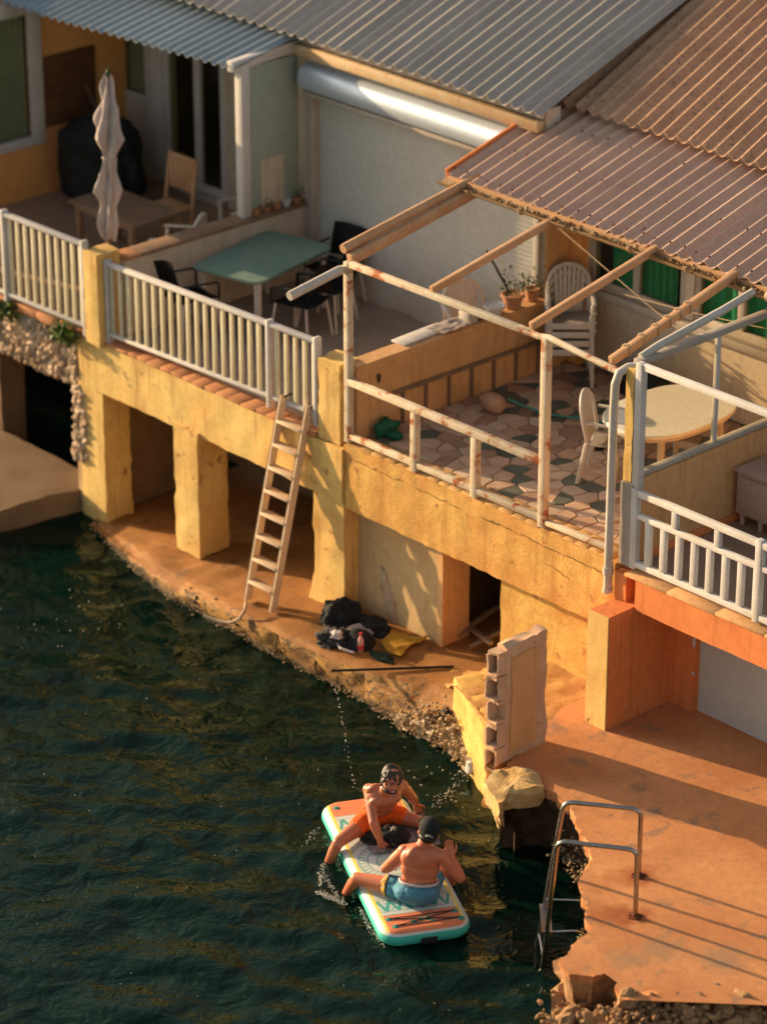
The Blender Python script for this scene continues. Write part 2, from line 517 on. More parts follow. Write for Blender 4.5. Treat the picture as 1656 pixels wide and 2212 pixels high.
def glass(name, tint, refl=.55):
    k = N(name)
    fr = k.n('Fresnel')
    fr.inputs['IOR'].default_value = 1.5
    tr = k.n('BsdfTransparent')
    tr.inputs['Color'].default_value = (*tint, 1)
    gl = k.n('BsdfGlossy')
    gl.inputs['Roughness'].default_value = .03
    mx = k.n('MixShader')
    bf = k.n('NewGeometry').outputs['Backfacing']
    k.l(k.math('MULTIPLY', k.math('MULTIPLY', fr.outputs[0], refl*1.6), k.math('SUBTRACT', 1.0, bf)), mx.inputs[0])
    k.l(tr.outputs[0], mx.inputs[1])
    k.l(gl.outputs[0], mx.inputs[2])
    k.l(mx.outputs[0], k.out.inputs['Surface'])
    return k.m
M['glass'] = glass('window_glass', (.85, .88, .82))
M['screen'] = glass('salt_hazed_glass', (.93, .90, .82), .3)

def water_mat():
    k = N('sea_water')
    p = k.pos()
    h1 = k.noise(k.pos(False, (1, 1, 1)), 3.2, 3, .5, .5)
    h2 = k.noise(p, 11, 2, .5, .3)
    nb = k.bump(k.math('ADD', h1, k.math('MULTIPLY', h2, .14)), .45, .11)
    fr = k.n('Fresnel')
    fr.inputs['IOR'].default_value = 1.33
    k.l(nb, fr.inputs['Normal'])
    gl = k.n('BsdfGlossy')
    gl.inputs['Roughness'].default_value = .06
    gl.inputs['Color'].default_value = (.66, .72, .60, 1)
    k.l(nb, gl.inputs['Normal'])
    tr = k.n('BsdfTransparent')
    tr.inputs['Color'].default_value = (.22, .32, .20, 1)
    df = k.n('BsdfDiffuse')
    df.inputs['Color'].default_value = (.003, .021, .015, 1)
    k.l(nb, df.inputs['Normal'])
    body = k.n('MixShader')
    body.inputs[0].default_value = .55
    k.l(tr.outputs[0], body.inputs[1])
    k.l(df.outputs[0], body.inputs[2])
    mx = k.n('MixShader')
    k.l(fr.outputs[0], mx.inputs[0])
    k.l(body.outputs[0], mx.inputs[1])
    k.l(gl.outputs[0], mx.inputs[2])
    k.l(mx.outputs[0], k.out.inputs['Surface'])
    return k.m
M['water'] = water_mat()
M['seabed'] = surf('weedy_seabed', (.13, .12, .045), (.03, .045, .022), .9, .95, .6, 12, spots=(.24, .17, .07), sscale=2.6, sthr=.60)

# ------------------------------------------------------------------ sea and seabed
def lin(a, b, st):
    n = int(round((b-a)/st))
    return [a+(b-a)*i/n for i in range(n+1)]
us = [-400, -120, -40, -20, -11] + lin(-8, 9.5, .075) + [12, 20, 40, 120, 400]
vs_ = [-400, -120, -40, -20, -12] + lin(-9, 2.6, .075) + [3.0]
b = B()
wv = []
for x in us:
    row = []
    for y in vs_:
        z = 0
        if -8 <= x <= 9.5 and -9 <= y <= 2.6:
            p = Vector((x, y, 0))
            q = Vector((x*.75+y*.66, (-x*.66+y*.75)*2.1, .2))
            z = .042*noise.noise(q*1.05) + .034*noise.noise(q*2.2+Vector((3, 1, 0))) + .007*noise.noise(p*5.2)
            z *= min(1, (y+9)/.6, (x+8)/.6, (9.5-x)/.6)
        row.append(b.bm.verts.new((x, y, z)))
    wv.append(row)
for i in range(len(us)-1):
    for j in range(len(vs_)-1):
        b.bm.faces.new((wv[i][j], wv[i+1][j], wv[i+1][j+1], wv[i][j+1]))
solo('sea_water', b, M['water'], kind='structure', angle=180)

b = B()
def bedz(x, y):
    d = y + .45 - (.0 if x < 0 else -.28*x)          # distance in front of the shore line
    return -.55 + min(0, d)*.28 - .25*noise.noise(Vector((x, y, 0))*.9) - .12*noise.noise(Vector((x, y, 4))*2.7)
b.grid(lambda s, t: Vector((-9+20*s, -10+13*t, max(-2.6, bedz(-9+20*s, -10+13*t)))), 120, 80)
solo('seabed', b, M['seabed'], kind='structure', angle=180)
b = B()
b.grid(lambda s, t: Vector((-400+800*s, -400+403*t, -2.9)), 4, 4)
solo('deep_seabed', b, M['seabed'], kind='structure')

# rocks lying on the seabed that show through the water
def rockmesh(name, seed, m, sub=2, ang=18, amp=.5):
    q = B()
    q.ell((0, 0, 0), (1, 1, 1), sub)
    for v in q.bm.verts:
        n = v.co.normalized()
        v.co = n*(1+amp*noise.noise(n*1.3+Vector((seed, 0, 0)))+.28*noise.noise(n*3.1+Vector((0, seed, 0))))
    return q.mesh(name, m, angle=ang)
RK = [rockmesh('rock_%d' % i, i*5.3, M['rock']) for i in range(5)]

# ------------------------------------------------------------------ quay (the concrete ledge along the water)
TZ = 2.35
ST = [((203, 1126), .03, (198, 1140)), ((300, 1192), .12, (288, 1226)), ((375, 1243), .20, (362, 1286)), ((450, 1288), .27, (440, 1328)),
      ((525, 1330), .33, (518, 1374)), ((600, 1362), .37, (598, 1416)), ((690, 1405), .38, (690, 1464)), ((770, 1440), .38, (762, 1502)),
      ((850, 1462), .38, (838, 1552)), ((930, 1478), .40, (900, 1588)), ((985, 1500), .42, (965, 1624)), ((1050, 1580), .45, (1045, 1664))]
prof = []
for (tp, tz, w) in ST:
    t = PX(*tp, tz)
    q = PX(*w, 0)
    prof.append([Vector((q.x, q.y-.10, -1.2)), Vector((q.x, q.y-.03, -.25)), q, q.lerp(t, .5)+Vector((0, -.05, .03)), t+Vector((0, -.035, -.02)), t+Vector((0, .02, .012)), Vector((t.x, t.y+.5, tz+.02)), Vector((t.x, 2.6, tz+.03))])
def resample(pr, n):
    out = []
    for a, c in zip(pr, pr[1:]):
        for k in range(n):
            out.append([x.lerp(y, k/n) for x, y in zip(a, c)])
    out.append(pr[-1])
    return out
def resample2(pr, n):
    return [[x for row in resample([[p] for p in r], n) for x in row] for r in pr]
rows = resample2(resample(prof, 7), 4)
b = B()
bv = [[b.bm.verts.new(p) for p in r] for r in rows]
for i in range(len(bv)-1):
    for j in range(len(bv[0])-1):
        b.bm.faces.new((bv[i][j], bv[i+1][j], bv[i+1][j+1], bv[i][j+1]))
for v in b.bm.verts:
    a = .030 if v.co.z < .34 else .012
    v.co += noise.noise_vector(v.co*5)*a + noise.noise_vector(v.co*13)*a*.7
quay = solo('quay', b, M['quay'], kind='structure', angle=40)
quay.data.materials.append(M['quayface'])
for pl in quay.data.polygons:
    if abs(pl.normal.z) < .75:
        pl.material_index = 1

# raised cast block and sandy ground on the quay
b = B()
pts = [PX(978, 1463, .76), PX(1056, 1588, .76)]
d = (pts[1]-pts[0])
b.cbox(0, d.length+.22, 0, .30, -.3, .775, .06, .016, 6, .03)
m = Matrix.Rotation(math.atan2(d.y, d.x), 3, 'Z')
for v in b.bm.verts:
    v.co = Vector((pts[0].x, pts[0].y, 0)) + m @ v.co
part('step_block', b, M['chipped'], quay)
b = B()
def slope(s, t):
    u = 1.75+2.15*s
    k = min(1, max(0, (u-1.85)/.75))
    z = .41+.365*k*k*(3-2*k)
    v0 = -.30-.52*min(1, max(0, (u-1.75)/.75))-.40*max(0, u-2.5)
    v = v0+(.30-v0)*t
    return Vector((u, v, z+.16*max(0, t-.70)*min(1, s*2)+.020*noise.noise(Vector((u, v, 0))*5)+.010*noise.noise(Vector((u, v, 0))*14)))
b.grid(slope, 60, 40)
part('sandy_ground', b, surf('gritty_sand', (.58, .34, .11), (.46, .23, .07), 5, .95, .9, 60, spots=(.30, .16, .06), sscale=14, sthr=.58, bdist=.012), quay, angle=180)

# ------------------------------------------------------------------ landing platform on the right
edge = [(3.85, -1.28), (3.98, -1.62), (4.05, -1.85), (4.22, -1.84), (4.32, -1.58), (4.78, -1.67), (5.20, -1.90), (5.49, -2.12), (5.69, -2.24), (5.84, -2.57), (6.16, -2.80), (6.46, -3.07),
        (6.56, -3.50), (6.80, -3.72), (7.02, -3.60), (7.05, -3.36), (7.38, -3.62), (7.44, -3.32), (7.75, -2.95), (8.05, -2.60), (8.5, -2.3)]
dense = []
for a, c in zip(edge, edge[1:]):
    n = max(2, int(math.dist(a, c)/.03))
    for k in range(n):
        dense.append((a[0]+(c[0]-a[0])*k/n, a[1]+(c[1]-a[1])*k/n))
dense.append(edge[-1])
LV = 9
b = B()
rings = []
for j in range(LV+1):
    z = .8-1.5*(j/LV)**1.25 if j else .8
    ring = []
    for i, (x, y) in enumerate(dense):
        tx, ty = dense[min(i+1, len(dense)-1)], dense[max(i-1, 0)]
        nx, ny = (tx[1]-ty[1]), -(tx[0]-ty[0])
        L = math.hypot(nx, ny) or 1
        nx, ny = nx/L, ny/L
        p = Vector((x, y, z))
        r = noise.noise(Vector((x, y, 0))*6)*(.06 if x < 6.3 else .085) + noise.noise(Vector((x, y, 3))*17)*.04 + noise.noise(p*4)*.05*(j > 0) + noise.noise(p*11)*.02
        under = .0 if j < 2 else -.20*min(1, (j-1)/3)
        if x > 6.5: under = -.03*j
        ring.append(b.bm.verts.new((x+nx*(r+under), y+ny*(r+under), z-(.012*abs(noise.noise(p*9)) if j == 0 else 0))))
    rings.append(ring)
for j in range(LV):
    for i in range(len(dense)-1):
        b.bm.faces.new((rings[j][i], rings[j][i+1], rings[j+1][i+1], rings[j+1][i]))
crust_faces = list(b.bm.faces)
back = [b.bm.verts.new((x, y, .8)) for x, y in ((9.6, -1.6), (9.6, 1.6), (3.55, 1.6), (3.55, -.42))]
f = b.bm.faces.new(rings[0]+back)
bmesh.ops.triangulate(b.bm, faces=[f])
b2 = b
landing = solo('landing_platform', b2, M['platform'], kind='structure', angle=55)
landing.data.materials.append(M['shaded_rock'])  # painted shade for the side faces below the rim
landing.data.materials.append(M['rock'])
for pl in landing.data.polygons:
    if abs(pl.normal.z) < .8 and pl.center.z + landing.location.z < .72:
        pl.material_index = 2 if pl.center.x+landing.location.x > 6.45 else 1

# broken lip of the landing beside the block wall
PALE = surf('pale_broken_concrete', (.66, .50, .26), (.54, .33, .12), 4, .9, .8, 30, spots=(.30, .16, .06), sscale=6, sthr=.6, bdist=.014)
def loft(rings_, n_sub, amp, freq):
    q = B()
    rows = resample(rings_, n_sub)
    vs = [[q.bm.verts.new(p+noise.noise_vector(p*freq)*amp+noise.noise_vector(p*freq*3)*amp*.5) for p in r] for r in rows]
    k_ = len(vs[0])
    for a_, c_ in zip(vs, vs[1:]):
        for i in range(k_):
            q.bm.faces.new((a_[i], a_[(i+1) % k_], c_[(i+1) % k_], c_[i]))
    q.bm.faces.new(vs[0]); q.bm.faces.new(vs[-1][::-1])
    return q
def ring(pxs, z, n=5):
    ps = [PX(x, y, z) for x, y in pxs]
    return [p.lerp(ps[(i+1) % len(ps)], k/n) for i, p in enumerate(ps) for k in range(n)]
top = [(1048, 1688), (1074, 1662), (1118, 1660), (1164, 1672), (1172, 1698), (1128, 1706), (1092, 1706), (1074, 1738)]
r0 = ring(top, .83)
cc = sum((p for p in r0), Vector())/len(r0)
r1 = [Vector((cc.x+(p.x-cc.x)*1.04, cc.y+(p.y-cc.y)*1.04, .72)) for p in r0]
r2 = [Vector((cc.x+(p.x-cc.x)*.90, cc.y+(p.y-cc.y)*.90+.02, .60)) for p in r0]
rt = [Vector((cc.x+(p.x-cc.x)*.05, cc.y+(p.y-cc.y)*.05, .85)) for p in r0]
lip = loft([rt, r0, r1, r2], 4, .045, 4.5)
for v in lip.bm.verts: v.co += noise.noise_vector(v.co*19)*.016
part('broken_lip', lip, PALE, landing, angle=35)
lg = [ring([(1050, 1690), (1074, 1692), (1088, 1738), (1066, 1730)], .74, 3), ring([(1056, 1735), (1078, 1738), (1088, 1775), (1070, 1768)], .40, 3), ring([(1072, 1778), (1084, 1780), (1092, 1806), (1080, 1804)], -.05, 3)]
part('broken_leg', loft(lg, 5, .018, 9), PALE, landing, angle=50)

# ------------------------------------------------------------------ barnacles and small stones along the water line
_q = B(); _q.ell((0, 0, 0), (1, 1, 1), 1)
ICO_V = [v.co.copy() for v in _q.bm.verts]
_q.bm.verts.index_update()
ICO_F = [[v.index for v in f.verts] for f in _q.bm.faces]
_q.bm.free()
def blobs(name, lst, m, parent=None, rough=.35, flat=True):
    """many small lumps joined into one mesh; lst holds (centre, (rx, ry, rz), seed)"""
    vv, ff = [], []
    o0 = ORG[parent.name] if parent is not None else Vector()
    for p, sc, o in lst:
        k0 = len(vv)
        off = Vector((o, 0, 0))
        for n_ in ICO_V:
            k_ = 1+rough*noise.noise(n_*2+off)
            vv.append((p.x-o0.x+n_.x*sc[0]*k_, p.y-o0.y+n_.y*sc[1]*k_, p.z-o0.z+n_.z*sc[2]*k_))
        ff += [[i+k0 for i in f] for f in ICO_F]
    me = bpy.data.meshes.new(name)
    me.from_pydata(vv, [], ff)
    me.materials.append(m)
    if not flat: me.shade_smooth()
    o = link(name, me, parent)
    ORG[o.name] = o0
    o['kind'] = 'stuff'
    return o
def crumbs(name, spots_, m, par=None, seed=1):
    g = random.Random(seed)
    lst = []
    for c, n, spread, r0, r1 in spots_:
        for k in range(n):
            p = Vector(c)+Vector((g.gauss(0, spread[0]), g.gauss(0, spread[1]), g.gauss(0, spread[2])))
            r = g.uniform(r0, r1)
            lst.append((p, (r*g.uniform(.7, 1.4), r*g.uniform(.7, 1.4), r*g.uniform(.6, 1.1)), g.random()*50))
    return blobs(name, lst, m, par, .7)
sp = []
for i, r in enumerate(resample(prof, 7)):
    n = 5 if i < 20 else 9
    sp.append((r[2]+Vector((0, .01, .03)), n*4, (.06, .035, .045), .004, .014))
sp += [(PX(930, 1572, .10), 420, (.16, .05, .10), .006, .024), (PX(985, 1592, .16), 520, (.17, .07, .13), .006, .028), (PX(1030, 1642, .1), 380, (.14, .07, .09), .006, .028), (PX(450, 1305, .15), 160, (.2, .03, .05), .005, .018)]
for k_, (x, y, z, rx, ry, rz) in enumerate(((930, 1578, .06, .20, .12, .16), (985, 1598, .10, .22, .13, .20), (1030, 1640, .08, .20, .14, .17), (1000, 1560, .22, .12, .10, .14), (880, 1560, .03, .16, .09, .10))):
    c = PX(x, y, z)
    q = B(); q.ell((0, 0, 0), (1, 1, 1), 4)
    for v in q.bm.verts:
        n = v.co.copy()
        v.co = c+Vector((n.x*rx, n.y*ry, n.z*rz))*(1+.35*noise.noise(n*2.3+Vector((k_*9, 0, 0)))+.25*noise.noise(n*6)+.18*noise.noise(n*14))
    part('crusted_rock', q, M['crust'], quay, angle=35)
crumbs('barnacles', sp, M['crust'], quay)
sp = []
for (x, y) in dense[::1]:
    if 4.6 < x < 6.2:
        sp.append((Vector((x, y+.12, .1)), 7, (.05, .04, .12), .006, .022))
crumbs('barnacles', sp, M['crust'], landing, seed=5)

# ------------------------------------------------------------------ terraces (concrete decks on columns)
def pieces_along(name, par, m, u0, u1, v0, v1, z0, z1, w, seed, gap=.008, zs=(0, 0)):
    g = random.Random(seed)
    u = u0
    while u < u1-.04:
        w_ = min(w*g.uniform(.85, 1.12), u1-u)
        q = B()
        t = (u-u0)/(u1-u0)
        dz = zs[0]*(1-t)+zs[1]*t
        q.box(u+gap/2, u+w_-gap/2, v0+g.uniform(-.006, .006), v1, z0+dz, z1+dz+g.uniform(-.004, .004), .0025)
        q.jit(.005, 9, u)
        part(name, q, m, par)
        u += w_

# yellow terrace
t1 = thing('yellow_terrace', 'yellow plastered terrace on square columns with a ladder leaning on it', 'terrace', (-2.1, .6, .4))
q = B(); q.cbox(-4.32, -.03, .16, 3.0, 2.12, 2.335, .3, .004); part('slab', q, M['floorgrey'], t1)
q = B(); q.cbox(-4.36, .015, -.06, .20, 1.66, 2.262, .07, .012, 4, .012); part('beam', q, M['yellow'], t1)
q = B(); q.cbox(-4.40, -3.97, -.045, .34, -.1, 1.70, .09, .014, 5, .02); part('column', q, M['yellow'], t1)
q = B(); q.cbox(-2.67, -2.27, -.10, .34, .22, 1.72, .09, .014, 5, .02); part('column', q, M['yellow'], t1)
q = B(); q.cbox(-.46, .012, -.035, .34, .25, 1.70, .09, .014, 5, .02)
for v in q.bm.verts:
    if v.co.z < .75 and v.co.x < -.3: v.co.x -= (.75-v.co.z)*.22
part('column', q, M['yellow'], t1)
q = B(); q.cbox(-4.38, .0, 1.9, 2.1, .2, 2.1, .3, .01); part('back_wall', q, M['bareconc'], t1)
q = B(); q.cbox(-4.36, -4.18, .345, 1.9, -.1, 2.1, .2, .01); part('side_wall', q, M['bareconc'], t1)  # wall added to block the sun and darken the undercroft
pieces_along('coping_tile', t1, M['tile'], -3.86, -.40, -.072, .21, 2.266, 2.296, .20, 3, .006)
q = B(); q.cbox(-.385, -.055, -.02, .24, 2.27, 3.17, .08, .010, 6, .02); part('rail_pier', q, M['yellow'], t1)
q = B(); q.cbox(-4.12, -3.87, -.13, .20, 2.24, 3.33, .08, .010, 6, .02); part('rail_pier', q, M['yellow'], t1)

# stone faced terrace on the left
t0 = thing('stone_terrace', 'rubble stone faced terrace above a dark opening with plants in its face', 'terrace', (-6.5, .6, .3))
q = B(); q.cbox(-9.6, -4.13, .1, 3.9, 2.06, 2.335, .4, .004); part('slab', q, M['floorwarm'], t0)
q = B(); q.cbox(-9.6, -4.40, .03, .3, 1.60, 2.2, .12, .02); part('beam', q, M['bareconc'], t0)
pieces_along('coping_tile', t0, M['tile'], -9.6, -4.16, -.06, .26, 2.205, 2.30, .34, 4)
SM = [rockmesh('stone_%d' % i, 31+i*3.7, M['stone_rough'], 2, 14, .6) for i in range(6)]
g = random.Random(12)
row = 0
z = 1.60
while z < 2.17:
    u = -6.9+g.uniform(0, .06)
    while u < -4.33:
        s = g.uniform(.03, .085)
        inst('stone', SM[g.randrange(6)], t0, (u, -.0+g.uniform(-.02, .03), z+g.uniform(-.02, .02)), rot=(g.uniform(0, 6), g.uniform(0, 6), g.uniform(0, 6)), scale=(s, s*.9, s*g.uniform(.7, 1.2)))
        u += s*1.45
    z += .085
    row += 1
for z in (.75, .86, .97, 1.08, 1.19, 1.30, 1.41, 1.52):
    for du in (-.02, .05, .11):
        s = g.uniform(.05, .085)
        inst('stone', SM[g.randrange(6)], t0, (-4.44+du+g.uniform(-.02, .02), -.02, z), rot=(g.uniform(0, 6), g.uniform(0, 6), 0), scale=(s, s*.8, s))
q = B(); q.cbox(-4.50, -4.40, -.02, .3, -.1, 1.62, .1, .012); part('column', q, M['lowwall'], t0)
q = B(); q.cbox(-6.95, -6.58, .45, .8, -.1, 1.62, .12, .015); part('column', q, M['bareconc'], t0)
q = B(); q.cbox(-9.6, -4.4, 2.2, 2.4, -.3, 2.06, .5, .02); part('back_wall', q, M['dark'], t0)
q = B(); q.cbox(-9.6, -9.2, -.02, 2.3, -.3, 2.06, .5, .02); part('side_wall', q, M['bareconc'], t0)  # unseen end wall, added so that its shade falls on the boat ramp

# boat ramp below the stone terrace
b = B()
b.cbox(-9.6, -4.55, -2.2, .30, -.5, .34, .14, .012, 3, .03)
for v in b.bm.verts:
    if v.co.z > 0:
        v.co.z += min(0, (v.co.y+.4))*.10 - max(0, v.co.x+5.4)*.04
    if v.co.x > -4.8:
        v.co.x += (v.co.y)*.28 + .1
solo('boat_ramp', b, M['bareconc'], kind='structure')

# paved terrace
t2 = thing('paved_terrace', 'ochre terrace with crazy paving above a dark cellar doorway', 'terrace', (1.9, .6, .4))
q = B(); q.cbox(.02, 3.80, .16, 3.3, 2.10, 2.325, .3, .003); part('slab', q, M['mortar'], t2)
q = B(); q.cbox(.018, 3.84, -.035, .24, 1.60, 2.318, .05, .010, 5, .014); part('beam', q, M['ochre'], t2)
pieces_along('coping_brick', t2, M['coping'], .06, 3.74, .0, .26, 2.29, 2.334, .17, 8, .006)
q = B(); q.cbox(.015, 1.28, .165, .52, .2, 1.62, .10, .010, 4); part('wall', q, M['lowwall'], t2)
q = B(); q.cbox(1.22, 1.29, .155, .54, .3, 1.61, .10, .006, 4); part('door_jamb', q, M['apricot'], t2)
q = B(); q.cbox(2.12, 3.95, .165, .5, .2, 1.62, .09, .012, 5); part('wall', q, M['chipped'], t2)
# patch of bare masonry showing through the render
q = B(); q.ell((0, 0, 0), (1, 1, 1), 4)
c = PV(838, 1285, .16)
for v in q.bm.verts:
    n = v.co.copy()
    k_ = 1+.45*noise.noise(Vector((n.x, n.z, 0))*2.2)+.25*noise.noise(Vector((n.x, n.z, 3))*6)
    v.co = Vector((c.x+(n.x*.10-n.z*.09)*k_, .168+n.y*.022+.012*noise.noise(n*9), c.z+n.z*.30*k_))
part('bare_masonry', q, M['stone_rough'], t2, angle=30)
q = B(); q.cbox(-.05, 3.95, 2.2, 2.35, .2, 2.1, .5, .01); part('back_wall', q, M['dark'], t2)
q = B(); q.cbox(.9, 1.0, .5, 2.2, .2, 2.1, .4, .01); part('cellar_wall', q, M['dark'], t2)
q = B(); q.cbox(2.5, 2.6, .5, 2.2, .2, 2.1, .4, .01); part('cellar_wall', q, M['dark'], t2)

# cracks in the render of the beam
g = random.Random(14)
CR = surf('crack_shadow', (.10, .05, .02), (.07, .035, .015), 20, .95, 0, 40)
for (u0, u1, z0, z1) in ((.12, .95, 2.20, 2.19), (1.1, 1.75, 2.20, 2.17), (2.0, 3.72, 2.19, 2.17), (2.9, 3.3, 2.0, 1.93)):
    q = B()
    u = u0
    pts_ = []
    while u < u1:
        pts_.append((u, -.043, z0+(z1-z0)*(u-u0)/(u1-u0)+g.uniform(-.014, .014)))
        u += g.uniform(.03, .07)
    q.tube(pts_, [g.uniform(.001, .004) for _ in pts_], 5)
    part('crack', q, CR, t2)

# crazy paving: irregular stones cut by their neighbours
def clip(poly, a, c):
    m = ((a[0]+c[0])/2, (a[1]+c[1])/2)
    n = (c[0]-a[0], c[1]-a[1])
    out = []
    for i in range(len(poly)):
        p, q_ = poly[i], poly[(i+1) % len(poly)]
        dp = (p[0]-m[0])*n[0]+(p[1]-m[1])*n[1]
        dq = (q_[0]-m[0])*n[0]+(q_[1]-m[1])*n[1]
        if dp <= 0: out.append(p)
        if dp*dq < 0:
            t = dp/(dp-dq)
            out.append((p[0]+(q_[0]-p[0])*t, p[1]+(q_[1]-p[1])*t))
    return out
g = random.Random(21)
seeds = []
for i in range(20):
    for j in range(14):
        seeds.append((.10+i*.195+(.098 if j % 2 else 0)+g.uniform(-.085, .085), .36+j*.208+g.uniform(-.035, .035)+(.05 if i % 3 == 0 else 0)))
for a in seeds:
    poly = [(.06, .27), (3.78, .27), (3.78, 3.2), (.06, 3.2)]
    for c in seeds:
        if c is not a and abs(c[0]-a[0]) < .8 and abs(c[1]-a[1]) < .8:
            poly = clip(poly, a, c)
            if len(poly) < 3: break
    if len(poly) < 3: continue
    cx, cy = sum(p[0] for p in poly)/len(poly), sum(p[1] for p in poly)/len(poly)
    poly = [(cx+(p[0]-cx)*.93, cy+(p[1]-cy)*.93) for p in poly]
    q = B()
    q.prism(poly, 2.30, 2.343+g.uniform(-.004, .005), .004)
    part('paving_stone', q, M['pave'][g.choices((0, 1, 2, 3), (4, 4, 3, 2.4))[0]], t2)

# orange terrace on the right
t3 = thing('orange_terrace', 'orange painted terrace with a square pillar beside the landing', 'terrace', (5.4, .5, .8))
q = B(); q.cbox(3.86, 8.2, .16, 3.3, 2.05, 2.325, .4, .003); part('slab', q, M['floorwarm'], t3)
q = B(); q.cbox(4.16, 8.2, -.11, .24, 1.97, 2.285, .09, .006, 4); part('beam', q, M['orange'], t3)
pieces_along('coping_tile', t3, M['apricot'], 4.02, 8.2, -.114, .22, 2.289, 2.318, .55, 9, .005)
q = B(); q.cbox(3.90, 4.15, -.432, .52, .78, 2.0, .10, .004, 4); part('pillar', q, M['orange'], t3)
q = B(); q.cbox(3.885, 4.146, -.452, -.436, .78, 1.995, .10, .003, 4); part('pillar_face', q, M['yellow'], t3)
q = B(); q.cbox(3.88, 4.03, -.09, .18, 1.95, 2.28, .06, .006, 5); part('corner_block', q, M['orange'], t3)
q = B(); q.cbox(4.15, 4.47, .44, .54, .78, 2.05, .10, .004, 4); part('wall', q, M['orange'], t3)
q = B(); q.cbox(4.45, 8.2, .50, .56, .79, 2.05, .3, .002); part('white_panel', q, M['shutter'], t3)
q = B(); q.box(4.43, 4.465, .425, .438, 1.50, 1.60, .004); q.box(4.43, 4.47, .43, .437, 1.2, 1.23); part('hinge', q, M['white'], t3)
q = B(); q.cbox(3.86, 3.97, .02, 3.2, 2.33, 3.19, .15, .004); part('side_wall', q, M['apricot'], t3)
q = B(); q.box(3.972, 3.99, .2, 3.2, 2.33, 2.41, .003); part('skirting', q, M['orange'], t3)

# low walls between the terraces
w1 = thing('terrace_wall', 'cream parapet wall with a brown cap between the wooden and the teal table', 'wall', (-3.9, 1.5, 2.33))
q = B(); q.cbox(-3.99, -3.80, .2, 2.95, 2.32, 3.20, .12, .006); part('wall_body', q, M['cream'], w1)
pieces_along('cap_tile', w1, M['tile'], -4.03, -3.77, .2, .42, 3.204, 3.25, .24, 2)
q = B(); q.box(-4.03, -3.77, .43, 2.95, 3.204, 3.245, .008); part('cap', q, M['wood'], w1)
w2 = thing('terrace_wall', 'orange parapet wall beside the crazy paving with objects on top', 'wall', (0, 1.6, 2.33))
q = B(); q.cbox(-.10, .05, .12, 3.1, 2.32, 3.10, .12, .006)
part('wall_body', q, M['apricot'], w2)
q = B(); q.cbox(-.13, .075, .12, 3.1, 3.103, 3.15, .12, .005); part('cap', q, M['apricot'], w2)
q = B(); q.tube([(.085, .5, 2.72), (.085, 2.95, 2.70)], .02); part('wall_pipe', q, M['wood'], w2)
for k in range(7):
    q = B(); q.bar((.072, .75+k*.33, 2.34), (.072, .75+k*.33, 2.71), .02, .03); part('pipe_support', q, M['wood'], w2)
q = B(); q.lathe((.052, .42, 2.93), [(.001, -.06), (.02, -.03), (.028, .02), (.02, .045), (.001, .05)], 10); part('drain_hole', q, M['dark'], w2)

# ------------------------------------------------------------------ railings
def slat_rail(label, u0, u1, v0, v1, zt, zb, pitch, posts, group=None):
    t = thing('railing', label, 'railing', ((u0+u1)/2, (v0+v1)/2, min(zb)))
    P = lambda u, z: Vector((u, v0+(v1-v0)*(u-u0)/(u1-u0), z[0]+(z[1]-z[0])*(u-u0)/(u1-u0)))
    q = B(); q.bar(P(u0, zt), P(u1, zt), .075, .045, .008); part('top_rail', q, M['white'], t)
    q = B(); q.bar(P(u0, zb)+Vector((0, 0, .02)), P(u1, zb)+Vector((0, 0, .02)), .06, .04, .006); part('bottom_rail', q, M['white'], t)
    h = (zt[0]-zb[0]+zt[1]-zb[1])/2-.07
    q = B(); q.box(-.027, .027, -.013, .013, 0, h, .004)
    me = q.mesh('baluster', M['slat'])
    n = int((u1-u0)/pitch)
    for k in range(n):
        u = u0+(k+.6)*pitch
        p = P(u, zb)
        inst('baluster', me, t, p+Vector((0, 0, .045)))
    for u in posts:
        q = B()
        p = P(u, zb)
        p2 = P(u, zt)
        q.box(u-.028, u+.028, p.y-.045, p.y+.045, p.z-.10, p2.z+.05, .012)
        part('post', q, M['white'], t)
    return t
slat_rail('white slatted railing above the yellow beam with the ladder at one end', -3.86, -.42, -.0, .02, (3.21, 3.30), (2.37, 2.47), .143, (-3.84, -1.17, -.44))
slat_rail('white slatted railing above the rubble stone face', -7.9, -4.14, -.06, -.06, (3.30, 3.36), (2.33, 2.38), .143, (-6.55, -5.62, -4.17))

t = thing('railing', 'white panelled railing with a row of oblong openings on the orange terrace', 'railing', (5.4, 0, 2.33))
q = B(); q.box(4.0, 8.1, -.03, .03, 3.085, 3.15, .008); part('top_rail', q, M['white'], t)
q = B(); q.box(4.0, 8.1, -.027, .027, 2.86, 2.915, .008); part('middle_rail', q, M['white'], t)
q = B(); q.box(4.0, 8.1, -.03, .03, 2.36, 2.42, .008); part('bottom_rail', q, M['white'], t)
q = B(); q.box(-.034, .034, -.024, .024, 0, .44, .006); bm_ = q.mesh('baluster', M['white'])
q = B(); q.box(-.034, .034, -.024, .024, 0, .17, .006); um = q.mesh('upright', M['white'])
k = 0
while 4.21+k*.19 < 8.05:
    inst('baluster', bm_, t, (4.21+k*.19, 0, 2.42))
    k += 1
for k in range(7):
    inst('upright', um, t, (4.53+k*.525, 0, 2.915))
for u in (4.035, 5.56, 7.1):
    q = B(); q.box(u-.036, u+.036, -.034, .034, 2.336, 3.16, .006); part('post', q, M['white'], t)

